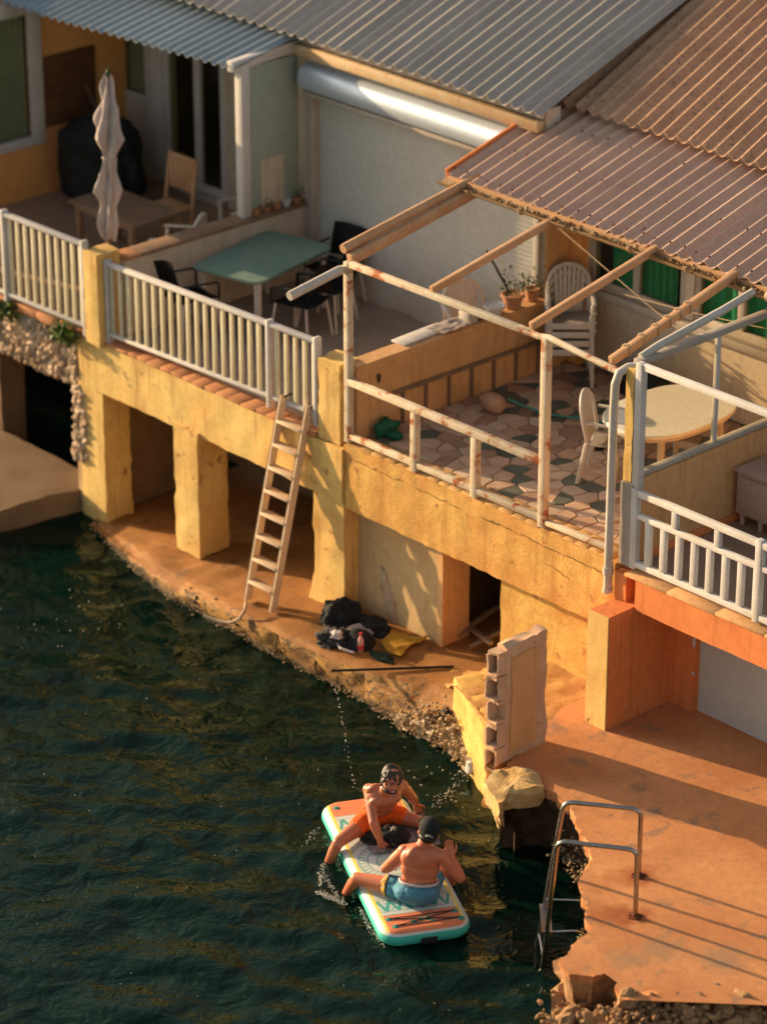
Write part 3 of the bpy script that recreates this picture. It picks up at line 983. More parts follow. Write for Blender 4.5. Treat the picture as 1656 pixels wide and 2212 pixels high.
# rusty railing and pergola of the paved terrace
t = thing('railing', 'peeling rusty railing with wide gaps along the crazy paving', 'railing', (1.9, .02, 2.33))
q = B(); q.bar((.05, .02, 3.01), (2.78, .02, 3.02), .075, .075, .008); q.jit(.004, 7); part('top_rail', q, M['rusty'], t)
q = B(); q.bar((.05, .02, 2.41), (2.78, .02, 2.42), .065, .06, .008); q.jit(.004, 7); part('bottom_rail', q, M['rusty'], t)
q = B(); q.bar((2.86, .02, 2.40), (3.76, .02, 2.42), .065, .05, .008); part('bottom_rail', q, M['rusty'], t)
for u in (1.02, 1.88):
    q = B(); q.box(u-.04, u+.04, -.018, .058, 2.335, 2.975, .006); q.jit(.004, 8); part('baluster', q, M['rusty'], t)

t = thing('pergola', 'rusty white pergola frame without a cover over the paved terrace', 'pergola', (1.9, .9, 2.33))
q = B(); q.box(.0, .075, -.015, .06, 2.335, 4.30, .008); q.jit(.004, 6); part('post', q, M['rusty'], t)
q = B(); q.box(2.775, 2.855, -.02, .06, 2.335, 4.30, .008); q.jit(.005, 6); part('post', q, M['rusty'], t)
q = B(); q.bar((.08, .02, 4.28), (2.6, .02, 4.29), .065, .065, .008); q.jit(.006, 4); part('front_bar', q, M['rusty'], t)
q = B(); q.tube([(2.45, .02, 4.30), (2.7, .02, 4.28), (2.85, .02, 4.31), (3.3, .02, 4.27), (3.74, .02, 4.24)], .034, 10); q.jit(.006, 6); part('front_bar', q, M['rusty'], t)
def rafter(u, v0, z0, v1, z1, w, h, m='rafter'):
    q = B()
    q.bar((u, v0, z0), (u, v1, z1), w, h, .008)
    q.jit(.004, 4, u)
    part('rafter', q, M[m], t)
rafter(.03, .05, 4.31, 1.95, 4.64, .09, .11)
rafter(1.24, .02, 4.33, 1.80, 4.66, .06, .075)
rafter(2.60, .02, 4.35, 1.75, 4.70, .06, .075)
rafter(3.62, .04, 4.30, 1.75, 4.72, .07, .08)
q = B(); q.tube([(-.06, .04, 4.40), (-.06, 1.93, 4.71)], .05, 12); part('awning_roller', q, M['rafter'], t)
a = PU(625, 640, .0); c = PU(735, 583, .0)
q = B(); q.tube([a, c], .048, 14); part('awning_arm', q, M['pipe'], t)
q = B(); q.bar(c, (.035, .02, 4.22), .05, .08, .006); part('arm_bracket', q, M['rusty'], t)
# rope wrapped round the right rafter
g = random.Random(3)
for k in range(6):
    s = .12+k*.10+.03*sin(k*7)
    c = Vector((3.62, .04+1.71*s, 4.30+.42*s))
    q = B(); q.tube([c+Vector((.056*cos(a), 0, .06*sin(a))) for a in [2*pi*i/10 for i in range(10)]], .009, 6, closed=True); part('rope_wrap', q, M['rope'], t)
# thin wires across the terrace
for p0, p1 in (((.1, 2.9, 4.0), (3.86, 1.9, 3.5)), ((.3, 3.2, 3.3), (3.86, 2.6, 3.9))):
    solo('clothes_line', B().tube([p0, (Vector(p0)+Vector(p1))/2-Vector((0, 0, .03)), p1], .005, 5), M['rope'],
         'thin pale wire strung across the paved terrace below the pergola', 'wire', 'wires over the paved terrace')

# glass screen between the paved and the orange terrace
t = thing('glass_screen', 'framed glass wind screen above the low wall beside the white table', 'glass screen', (3.9, 1.5, 3.19))
q = B(); q.bar((3.91, .08, 3.215), (3.91, 3.2, 3.215), .08, .045, .006); part('bottom_rail', q, M['frame'], t)
q = B(); q.bar((3.91, .08, 4.36), (3.91, 3.2, 4.36), .09, .06, .006); part('top_rail', q, M['frame'], t)
for v in (.12, 1.20, 2.25, 3.2):
    q = B(); q.box(3.89, 3.93, v-.025, v+.025, 3.235, 4.33, .004); part('mullion', q, M['white'], t)
for v0, v1 in ((.145, 1.175), (1.225, 2.225), (2.275, 3.175)):
    q = B(); q.box(3.905, 3.913, v0, v1, 3.24, 4.33); part('pane', q, M['screen'], t)
q = B(); q.box(3.985, 4.065, -.02, .06, 3.16, 4.41, .006); part('front_post', q, M['white'], t)
q = B(); q.bar((4.06, .02, 4.38), (7.9, .02, 4.39), .06, .06, .006); part('front_bar', q, M['white'], t)
q = B(); q.cbox(3.865, 3.965, -.01, .12, 3.19, 4.33, .08, .006, 9, .01); part('corner_strip', q, M['yellow'], t)
q = B(); q.box(3.972, 3.98, .0, .05, 3.19, 4.34); part('edge_strip', q, M['frame'], t)
solo('corner_post', B().cbox(3.86, 4.0, -.03, .10, 2.336, 3.185, .1, .004), M['frame'], 'square pale post at the corner of the orange terrace beside the drain pipe', 'post')

# drain pipe at the corner
pts = [(3.90, .16, 4.30), (3.85, .03, 4.31), (3.815, -.05, 4.27), (3.80, -.085, 4.16), (3.80, -.095, 3.9), (3.80, -.10, 2.06)]
t = thing('drain_pipe', 'white drain pipe running down the corner beside the glass screen', 'drain pipe', (3.8, -.1, 2.0))
q = B(); q.tube(pts, .042, 14); part('pipe', q, M['pipe'], t)
q = B(); q.cyl((3.80, -.10, 2.22), (3.80, -.10, 2.30), .052, None, 14); q.cyl((3.80, -.10, 2.03), (3.80, -.10, 2.07), .05, None, 14); part('collar', q, M['pipe'], t)
# sloping downpipe from the gutter to the glass screen
solo('sloping_pipe', B().tube([(3.95, 1.62, 4.66), (3.93, 1.25, 4.58), (3.90, .35, 4.44), (3.88, .16, 4.38)], .04, 12), M['pipe'], 'white pipe sloping down from the end of the roof gutter', 'pipe')

# ------------------------------------------------------------------ houses
def wall_u(q, v0, v1, u0, u1, z0, z1, holes):
    """wall along u with rectangular holes (a, b, c, d)"""
    xs = sorted({u0, u1, *[h[0] for h in holes], *[h[1] for h in holes]})
    zs = sorted({z0, z1, *[h[2] for h in holes], *[h[3] for h in holes]})
    for a, c in zip(xs, xs[1:]):
        for d, e in zip(zs, zs[1:]):
            if not any(h[0] <= (a+c)/2 <= h[1] and h[2] <= (d+e)/2 <= h[3] for h in holes):
                q.box(a, c, v0, v1, d, e)
    bmesh.ops.remove_doubles(q.bm, verts=q.bm.verts, dist=1e-5)
    ff = {}
    for f in list(q.bm.faces):
        ff.setdefault(tuple(sorted(v.index for v in f.verts)) if False else tuple(round(x, 4) for x in f.calc_center_median()), []).append(f)
    bmesh.ops.delete(q.bm, geom=[f for l in ff.values() if len(l) > 1 for f in l], context='FACES')

def window(par, u0, u1, z0, z1, v, mull=(), fr=.05, mat='frame', depth=.06, gl='glass', name='window'):
    q = B()
    q.box(u0, u0+fr, v-depth/2, v+depth/2, z0, z1, .004); q.box(u1-fr, u1, v-depth/2, v+depth/2, z0, z1, .004)
    q.box(u0+fr, u1-fr, v-depth/2, v+depth/2, z0, z0+fr, .004); q.box(u0+fr, u1-fr, v-depth/2, v+depth/2, z1-fr, z1, .004)
    for m in mull:
        q.box(m-fr*.6, m+fr*.6, v-depth/2-.002, v+depth/2-.002, z0+fr, z1-fr, .004)
    f = part(name, q, M[mat], par)
    xs = [u0+fr]+list(mull)+[u1-fr]
    for a, c in zip(xs, xs[1:]):
        q = B(); q.box(a, c, v-.004, v+.004, z0+fr, z1-fr); part('pane', q, M[gl], f)
    return f

def corrugated(par, u0, u1, v0, z0, v1, z1, pitch, amp, sw, m, name='roof_sheet', lift=.0, seed=1, asym=0):
    """corrugated sheets side by side; every sheet is a piece of its own"""
    g = random.Random(seed)
    n = max(1, int(round((u1-u0)/(pitch*sw))))
    w = (u1-u0)/n
    for k in range(n):
        q = B()
        a, c = u0+k*w, u0+(k+1)*w+.03
        nn = int((c-a)/pitch*10)
        rows = 6
        dz = g.uniform(-.004, .004)+(.006 if k % 2 else 0)
        top = [[None]*(rows+1) for _ in range(nn+1)]
        bot = [[None]*(rows+1) for _ in range(nn+1)]
        dv = g.uniform(-.015, .015)
        for i in range(nn+1):
            u = a+(c-a)*i/nn
            ph = 2*pi*(u-u0)/pitch
            h = amp*cos(ph+asym*sin(ph))
            for j in range(rows+1):
                s = j/rows
                y = v0+dv*(1-s)+(v1-v0)*s
                zz = z0+(z1-z0)*s+h+dz+lift
                top[i][j] = q.bm.verts.new((u, y, zz))
                bot[i][j] = q.bm.verts.new((u, y, zz-.009))
        for i in range(nn):
            for j in range(rows):
                q.bm.faces.new((top[i][j], top[i+1][j], top[i+1][j+1], top[i][j+1]))
                q.bm.faces.new((bot[i][j], bot[i][j+1], bot[i+1][j+1], bot[i+1][j]))
            q.bm.faces.new((top[i][0], bot[i][0], bot[i+1][0], top[i+1][0]))
            q.bm.faces.new((top[i][rows], top[i+1][rows], bot[i+1][rows], bot[i][rows]))
        for j in range(rows):
            q.bm.faces.new((top[0][j], top[0][j+1], bot[0][j+1], bot[0][j]))
            q.bm.faces.new((top[nn][j], bot[nn][j], bot[nn][j+1], top[nn][j+1]))
        part(name, q, m, par, angle=50)

# left house
h1 = thing('house', 'house with orange walls, dark sliding door and blue grey corrugated roof', 'house', (-6.2, 3.7, 2.33))
VB = 3.72
wl_, wr_ = PV(252, 200, VB), PV(323, 222, VB)
dl_, dr_ = PV(360, 395, VB), PV(492, 440, VB)
q = B(); wall_u(q, VB, VB+.2, -8.3, -3.7, 2.33, 5.2, [(wl_.x, wr_.x, wr_.z, 4.7), (dl_.x, dr_.x, 2.42, 4.7)]); part('back_wall', q, M['cream'], h1)
window(h1, wl_.x, wr_.x, wr_.z, 4.7, VB+.02, (), .07, mat='white')
window(h1, dl_.x, dr_.x, 2.42, 4.7, VB+.02, ((dl_.x*.45+dr_.x*.55),), .10, mat='white', name='sliding_door')
q = B(); q.box(wr_.x, dl_.x, VB-.04, VB-.004, 2.42, 4.7, .005); part('door_post', q, M['white'], h1)
q = B(); q.box(dl_.x, dr_.x, VB-.09, VB-.004, 2.335, 2.42, .005); part('door_sill', q, M['frame'], h1)
q = B(); q.box(wl_.x-.02, wr_.x+.1, VB+.10, VB+.13, wr_.z-.02, 4.72)
for v in q.bm.verts: pass
part('curtain', q, M['curtain'], h1)
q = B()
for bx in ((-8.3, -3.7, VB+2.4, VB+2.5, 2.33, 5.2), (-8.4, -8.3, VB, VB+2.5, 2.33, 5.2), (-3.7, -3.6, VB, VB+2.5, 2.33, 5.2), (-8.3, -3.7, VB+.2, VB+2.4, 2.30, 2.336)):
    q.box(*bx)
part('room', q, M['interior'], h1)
# side wall with the big window (faces the terrace)
US = -8.15
q = B()
q.cbox(US-.2, US, -.02, 1.15, 2.33, 5.15, .3, .004); q.cbox(US-.2, US, 2.33, 3.75, 2.33, 5.15, .3, .004)
q.cbox(US-.2, US, 1.15, 2.33, 2.33, 3.06, .3, .004); q.cbox(US-.2, US, 1.15, 2.33, 4.72, 5.15, .3, .004)
part('side_wall', q, M['orangewall'], h1)
q = B()
q.box(US-.02, US+.05, 1.15, 2.42, 3.0, 3.12, .005); q.box(US-.02, US+.05, 2.24, 2.42, 3.12, 4.85, .005); q.box(US-.02, US+.05, 1.1, 2.24, 4.66, 4.85, .005); q.box(US-.02, US+.03, 1.60, 1.66, 3.12, 4.66, .004)
wf = part('side_window', q, M['white'], h1)
q = B(); q.box(US-.05, US-.04, 1.15, 2.24, 3.1, 4.7); part('pane', q, M['glass'], wf)
q = B(); q.grid(lambda s, tt: Vector((US-.12+.03*sin(s*40), 1.75+.5*s, 3.08+1.6*tt)), 60, 2); part('curtain', q, M['curtain'], wf)
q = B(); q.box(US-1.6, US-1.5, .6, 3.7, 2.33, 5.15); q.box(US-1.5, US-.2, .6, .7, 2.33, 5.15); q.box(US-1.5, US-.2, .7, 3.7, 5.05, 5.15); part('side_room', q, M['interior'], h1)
# wooden board panel on the side wall
q = B(); q.box(US+.004, US+.03, 2.46, 3.24, 3.18, 4.07, .004); bp = part('board_panel', q, M['oldwood'], h1)
for k in range(7):
    q = B(); q.box(US+.031, US+.043, 2.48, 3.22, 3.20+k*.124, 3.30+k*.124, .003); part('board', q, M['oldwood'], bp)
q = B(); q.bar((US+.08, 3.05, 3.6), (US+.05, 3.22, 3.25), .03, .03); part('leaning_batten', q, M['wood'], h1)
corrugated(h1, -8.6, -3.86, 1.86, 4.86, 3.6, 5.22, .155, .022, 7, M['roofblue'], seed=2)
for o in h1.children:
    if o.name.startswith('roof_sheet'):
        for v in o.data.vertices:
            v.co.z += (v.co.x+h1.location.x+3.9)*.035+.16
# porch post, beam and side panel on the parapet
q = B(); q.box(-3.97, -3.85, 1.97, 2.09, 3.246, 5.02, .006); part('porch_post', q, M['white'], h1)
q = B(); q.bar((-3.91, 1.86, 5.03), (-3.91, 2.95, 5.10), .10, .12, .006); part('porch_beam', q, M['white'], h1)
q = B(); q.box(-3.93, -3.89, 2.095, 2.84, 3.25, 4.98, .004); pn = part('side_panel', q, M['greenpanel'], h1)
q = B(); q.box(-3.888, -3.88, 2.26, 2.60, 3.30, 3.86, .003); part('peach_patch', q, M['cream'], pn)

# middle house with the roller shutter
h2 = thing('house', 'house front closed by a wide grey roller shutter under a grey corrugated roof', 'house', (-1.9, 2.9, 2.33))
q = B(); wall_u(q, 2.86, 3.06, -3.80, .0, 2.33, 5.24, [(-3.62, -.10, 2.335, 4.62)]); part('front_wall', q, M['cream'], h2)
q = B(); q.box(-3.72, -3.60, 2.81, 2.858, 2.335, 4.60, .005); part('shutter_guide', q, M['frame'], h2)
q = B(); q.box(-.12, -.04, 2.81, 2.858, 2.335, 4.60, .005); part('shutter_guide', q, M['frame'], h2)
q = B(); q.box(-1.74, 1.74, -.008, .008, .0005, .0535, .0025); me = q.mesh('slat', M['shutter'])
for k in range(42):
    inst('slat', me, h2, (-1.86, 2.90, 2.335+k*.054))
q = B()
q.box(-3.70, -.05, 2.72, 2.855, 4.58, 4.63, .004)
part('shutter_box_sill', q, M['frame'], h2)
q = B()
pf = [(2.857, 4.66), (2.70, 4.66), (2.675, 4.72), (2.68, 4.80), (2.71, 4.87), (2.76, 4.915), (2.857, 4.93)]
va = [q.bm.verts.new((-3.72, y, z)) for y, z in pf]
vb = [q.bm.verts.new((-.06, y, z)) for y, z in pf]
for i in range(len(pf)):
    q.bm.faces.new((va[i], va[(i+1) % 7], vb[(i+1) % 7], vb[i]))
q.bm.faces.new(va); q.bm.faces.new(vb[::-1])
part('shutter_box', q, M['shutterbox'], h2, angle=50)
q = B(); q.bar((-3.85, 2.79, 5.07), (-.02, 2.79, 5.07), .12, .12, .01); part('eave_beam', q, M['gutter'], h2)
q = B(); q.bar((-3.85, 2.83, 5.19), (-.02, 2.83, 5.19), .05, .10, .01); part('fascia', q, M['frame'], h2)
q = B(); q.cbox(-.04, .03, 2.875, 3.36, 2.335, 5.0, .2, .003); part('return_wall', q, M['apricot'], h2)
q = B(); q.cbox(.035, .20, 3.22, 3.36, 2.335, 5.0, .2, .003); part('pier', q, M['orangewall'], h2)
corrugated(h2, -9.2, .06, 2.66, 5.27, 9.5, 5.27+6.84*.37, .177, .026, 6, M['roofgrey'], seed=5, asym=.5)

# right house with the green curtained windows
h3 = thing('house', 'house with green curtained windows under brown corrugated roofs', 'house', (2.3, 3.3, 2.33))
q = B(); wall_u(q, 3.32, 3.5, .2, 8.2, 2.33, 5.2, [(.22, 1.60, 3.26, 4.6), (1.72, 3.6, 3.26, 4.6), (4.4, 5.6, 2.4, 4.6)]); part('front_wall', q, M['cream'], h3)
window(h3, .22, 1.60, 3.26, 4.6, 3.36, (.90,), .075)
window(h3, 1.72, 3.6, 3.26, 4.6, 3.36, (2.36, 2.95), .075)
window(h3, 4.4, 5.6, 2.4, 4.6, 3.36, (5.0,), .08)
q = B(); q.box(.2, 3.62, 3.24, 3.318, 3.16, 3.258, .008); part('window_sill', q, M['frame'], h3)
for a, c in ((.5, .98), (.98, 1.42), (1.80, 2.5), (2.5, 3.6)):
    q = B(); q.grid(lambda s, tt: Vector((a+(c-a)*s, 3.40+.012*sin(s*28), 3.2+1.5*tt)), 40, 2); part('curtain', q, M['greencurtain'], h3)
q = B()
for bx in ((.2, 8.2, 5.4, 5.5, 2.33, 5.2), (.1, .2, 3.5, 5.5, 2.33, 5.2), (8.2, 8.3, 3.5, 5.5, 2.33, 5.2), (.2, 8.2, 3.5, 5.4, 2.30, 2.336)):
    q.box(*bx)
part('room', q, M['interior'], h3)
corrugated(h3, -.30, 4.18, 1.72, 4.72, 3.45, 5.19, .177, .024, 6, M['rooflow'], seed=8, asym=.45)
corrugated(h3, -.10, 7.0, 3.20, 5.16, 5.6, 5.16+2.4*.45, .177, .028, 6, M['roofold'], lift=.055, seed=9, asym=.35)
corrugated(h3, -.10, 7.0, 5.45, 5.16+2.25*.45, 9.0, 5.16+5.8*.45, .177, .028, 6, M['roofold'], lift=.10, seed=10, asym=.35)
q = B(); q.bar((-.335, 1.74, 4.715), (-.335, 3.42, 5.17), .03, .12, .004); part('verge_board', q, M['orange'], h3)
# screws on the lower roof
q = B(); q.ell((0, 0, 0), (.014, .014, .012), 1); me = q.mesh('roof_screw', M['rustmetal'])
g = random.Random(5)
for k in range(24):
    for v, ch in ((1.80, .95), (2.35, .3), (2.95, .3)):
        if g.random() < ch:
            u = -.30+.177*k+.0885*0
            inst('roof_screw', me, h3, (u, v+g.uniform(-.03, .03), 4.72+(v-1.72)*.2717+.036))
# gutter
pts0 = [(cos(a)*.055, sin(a)*.055) for a in [pi+pi*i/8 for i in range(9)]]
q = B()
for uu in (0,):
    ra = [q.bm.verts.new((-.36, 1.66+x, 4.68+y)) for x, y in pts0]
    rb = [q.bm.verts.new((4.12, 1.66+x, 4.66+y)) for x, y in pts0]
    for i in range(8):
        q.bm.faces.new((ra[i], ra[i+1], rb[i+1], rb[i]))
bmesh.ops.solidify(q.bm, geom=q.bm.faces[:], thickness=.008)
gt = part('gutter', q, M['gutter'], h3)
for k in range(6):
    u = .1+k*.75
    q = B(); q.tube([(u, 1.66+cos(a)*.060, 4.675+sin(a)*.060) for a in [pi*.95+pi*1.1*i/8 for i in range(9)]], .012, 6); part('gutter_clip', q, M['gutter'], gt)
q = B(); q.cyl((4.10, 1.66, 4.655), (4.14, 1.66, 4.655), .062, None, 14); part('gutter_end', q, M['gutter'], gt)
sp = [(Vector((-.2+.06*i, 1.66, 4.662)), 3, (.03, .02, .006), .008, .022) for i in range(70)]
crumbs('leaf_debris', sp, M['debris'], gt, seed=8)
q = B(); q.bar((-.30, 1.735, 4.665), (4.12, 1.735, 4.65), .03, .10); part('eave_board', q, M['rafter'], h3)

# ------------------------------------------------------------------ copying things
def dup(root, loc, rotz=0, label=None, group=None):
    r = root.copy()
    COL.objects.link(r)
    r.location = loc
    r.rotation_euler = (0, 0, rotz)
    ORG[r.name] = Vector(loc)
    if label: r['label'] = label
    if group: r['group'] = group
    for ch in root.children:
        c = ch.copy()
        COL.objects.link(c)
        c.parent = r
        for gch in ch.children:
            d = gch.copy()
            COL.objects.link(d)
            d.parent = c
    return r

# ------------------------------------------------------------------ wooden ladder
LF, LT = Vector((-.93, -.56, .38)), Vector((-.93, -.02, 2.56))
t = thing('ladder', 'pale wooden ladder leaning from the quay against the yellow terrace', 'ladder', (-.73, -.56, .37))
for du in (0, .40):
    a, c = LF+Vector((du, 0, 0)), LT+Vector((du, 0, 0))
    q = B()
    q.bar(a, c, .032, .085, .004)
    part('stile', q, M['ladderwood'], t)
tilt = math.atan2(LT.y-LF.y, LT.z-LF.z)
q = B(); q.box(-.183, .183, -.06, .06, -.014, .014, .003)
me = q.mesh('rung', M['ladderwood'])
for k in range(8):
    z = .59+k*.245
    p = LF.lerp(LT, (z-LF.z)/(LT.z-LF.z))
    inst('rung', me, t, p+Vector((.20, 0, 0)), rot=(R(-4), 0, 0))
for du in (0, .40):
    q = B(); q.bar(LT+Vector((du, -.01, -.02)), LT+Vector((du+.09, .05, .04)), .012, .02); part('hook', q, M['steel'], t)

# ------------------------------------------------------------------ swimming ladder with steel hoops
def fillet(pts, r, n=5):
    pts = [Vector(p) for p in pts]
    out = [pts[0]]
    for a, p, c in zip(pts, pts[1:], pts[2:]):
        d0, d1 = (a-p).normalized(), (c-p).normalized()
        s, e = p+d0*r, p+d1*r
        for k in range(n+1):
            x = k/n
            out.append(s*(1-x)**2+p*2*x*(1-x)+e*x*x)
    out.append(pts[-1])
    return out
t = thing('swim_ladder', 'stainless steel swimming ladder with two hoop handrails on the landing', 'ladder', (6.1, -2.6, 0))
HR = [[(6.16, -2.14, .79), (6.20, -2.18, 1.50), (5.67, -2.59, 1.52), (5.50, -2.72, .0), (5.45, -2.76, -.5)],
      [(6.60, -2.65, .79), (6.64, -2.70, 1.50), (6.10, -3.11, 1.52), (5.80, -2.95, .0), (5.70, -2.90, -.5)]]
for h in HR:
    q = B(); q.tube(fillet(h, .09), .022, 12); part('handrail', q, M['steel'], t)
for f_ in (HR[0][0], HR[1][0]):
    q = B(); q.box(f_[0]-.055, f_[0]+.055, f_[1]-.05, f_[1]+.05, .795, .806, .002, rot=.5); q.cyl((f_[0], f_[1], .80), (f_[0], f_[1], .83), .035, .026, 10)
    for dx, dy in ((.04, .03), (-.04, -.03), (.035, -.035), (-.035, .035)):
        q.cyl((f_[0]+dx, f_[1]+dy, .80), (f_[0]+dx, f_[1]+dy, .818), .009, None, 6)
    part('foot_plate', q, M['rustmetal'], t)
for z in (.45, .15, -.15):
    s = 1-z/1.52
    a = Vector((5.67, -2.59, 1.52)).lerp(Vector((5.50, -2.72, 0)), s)
    c = Vector((6.10, -3.11, 1.52)).lerp(Vector((5.80, -2.95, 0)), s)
    a.z = c.z = z
    q = B()
    if z == .45:
        q.bar(a, c, .09, .02, .004)
    else:
        q.tube([a, c], .016, 8)
    part('step', q, M['steel'], t)
q = B(); q.tube(fillet([(5.60, -2.72, .55), (5.85, -2.55, .58), (5.90, -2.45, .52)], .04), .01, 8); q.tube(fillet([(5.85, -2.93, .42), (6.05, -2.78, .46), (6.15, -2.70, .40)], .04), .01, 8); part('wall_bracket', q, M['steel'], t)

# ------------------------------------------------------------------ broken block wall standing at the edge of the landing
t = thing('broken_wall', 'broken upright piece of rendered hollow block wall by the landing', 'wall', (3.85, -1.35, .75))
q = B(); q.cbox(3.79, 3.915, -1.56, -1.02, .55, 2.0, .05, .006, 6, .012)
for v in q.bm.verts:
    if v.co.z > 1.7: v.co.z += .03*(v.co.y+1.3) + .04*noise.noise(v.co*9)
    if v.co.y > -1.1: v.co.y += .05*noise.noise(Vector((v.co.z*3.5, 0, 0)))
    if v.co.z < 1.0 and v.co.y > -1.25: v.co.y -= .0
part('rendered_body', q, M['blockwall'], t)
q = B(); q.cbox(3.914, 3.930, -1.50, -1.16, .86, 1.88, .06, .006, 7, .02); part('render_coat', q, M['apricot'], t)
for k in range(5):
    z0 = .72+k*.25
    q = B()
    j = rnd.uniform(-.03, .02)
    q.box(3.79, 3.915, -1.68+j, -1.55, z0, z0+.03); q.box(3.79, 3.915, -1.66+j, -1.55, z0+.205, z0+.238)
    q.box(3.79, 3.815, -1.69+j, -1.55, z0+.03, z0+.205)
    if k in (1, 3): q.box(3.892, 3.915, -1.62+j, -1.55, z0+.03, z0+.205)
    if k in (0, 4): q.box(3.892, 3.915, -1.66+j, -1.55, z0+.03, z0+.205)
    q.box(3.815, 3.892, -1.565, -1.555, z0+.03, z0+.205)
    bmesh.ops.subdivide_edges(q.bm, edges=q.bm.edges[:], cuts=2, use_grid_fill=True)
    q.jit(.012, 9, k)
    q.jit(.008, 25, k)
    part('hollow_block', q, M['blockwall'], t)
q = B(); q.cbox(3.78, 3.93, -1.70, -1.05, .30, .80, .06, .03, 6, .04); part('footing', q, M['quay'], t)

# ------------------------------------------------------------------ rubble boulders at the foot of the landing
g = random.Random(33)
RLAB = 'brown angular rock in the rubble at the foot of the landing'
for i in range(120):
    px_ = g.uniform(1205, 1690)
    lo = 2188 if px_ < 1345 else 2150-(px_-1345)*.02
    py_ = g.uniform(lo, 2250)
    z = (.50 if px_ < 1345 else .74)-(py_-lo)*.0024+g.uniform(-.05, .04)
    s = g.uniform(.035, .105)
    o = link('rock', RK[g.randrange(5)])
    o.location = PX(px_, py_, z)
    o.rotation_euler = (g.uniform(0, 6), g.uniform(0, 6), g.uniform(0, 6))
    o.scale = (s, s*g.uniform(.6, 1), s*g.uniform(.6, .9))
    tag(o, RLAB, 'rock', 'rubble rocks below the landing')
for i, (px_, py_, z, s) in enumerate(((1232, 2100, .55, .14), (1225, 2150, .40, .13), (1290, 2150, .42, .16), (1240, 2200, .3, .12), (1545, 2150, .68, .11), (1330, 2135, .55, .09))):
    o = link('rock', RK[i % 5])
    o.location = PX(px_, py_, z)
    o.rotation_euler = (i, i*2.1, i*.7)
    o.scale = (s, s*.8, s*.9)
    tag(o, RLAB, 'rock', 'rubble rocks below the landing')
sp = [(PX(1200+i*13, 2215 if i < 11 else 2190, .35 if i < 11 else .62), 50, (.08, .14, .06), .010, .035) for i in range(38)]
crumbs('rubble', sp, M['rock'], landing, seed=17)
q = B(); q.grid(lambda s, tt: PX(1190+520*s, 2290-150*tt, .05+(.42 if s < .3 else .42+.25*min(1, (s-.3)*12))*tt)+Vector((0, 0, .06*noise.noise(Vector((s*14, tt*6, 0)))+.03*noise.noise(Vector((s*40, tt*18, 0))))), 90, 40)
part('rubble_slope', q, M['rock'], landing, angle=25)
# submerged pale boulder and others
for (x, y, z, s) in ((4.9, -4.75, -.55, .5), (5.5, -4.6, -.7, .4), (3.2, -1.6, -.5, .35), (2.2, -1.3, -.4, .3), (1.0, -1.6, -.6, .4), (0, -1.4, -.6, .35), (-1.2, -1.3, -.5, .4)):
    o = link('sunken_rock', RK[int(s*50) % 5])
    o.location = (x, y, z)
    o.scale = (s, s*.7, s*.5)
    o.rotation_euler = (0, 0, s*30)
    tag(o, 'weedy rock lying under the water off the quay', 'rock', 'rocks under water')

# ------------------------------------------------------------------ plants on the stone face
def tuft(label, c, n, spread, seed):
    t = thing('wall_plant', label, 'plant', c)
    g = random.Random(seed)
    for nm, mm, k in (('leaves', M['leaf'], n), ('young_leaves', M['leafy'], n//2)):
        q = B()
        for i in range(k):
            p = Vector(c)+Vector((g.gauss(0, spread), -abs(g.gauss(0, .07))-.02, g.gauss(0, spread*.55)))
            s = g.uniform(.025, .06)
            m = Matrix.Rotation(g.uniform(0, 6.3), 3, 'Z') @ Matrix.Rotation(g.uniform(-1.2, 1.2), 3, 'X')
            vv = [q.bm.verts.new(p+m @ Vector(w)) for w in ((0, 0, 0), (s*.5, s*.6, .004), (0, s*1.5, -.004), (-s*.5, s*.6, .004))]
            q.bm.faces.new(vv)
        part(nm, q, mm, t, kind='stuff', smooth=False)
    q = B()
    for i in range(6):
        q.tube([Vector(c)+Vector((0, .03, 0)), Vector(c)+Vector((g.gauss(0, spread), -.06, g.gauss(0, .05)))], .004, 5)
    part('stems', q, M['leaf'], t)
c = PV(20, 665, -.06); tuft('green plant hanging over the rubble stone face under the railing post', c, 190, .095, 1)
c = PV(148, 715, -.08); tuft('green plant growing from the stone face next to the yellow pier', c, 200, .085, 2)

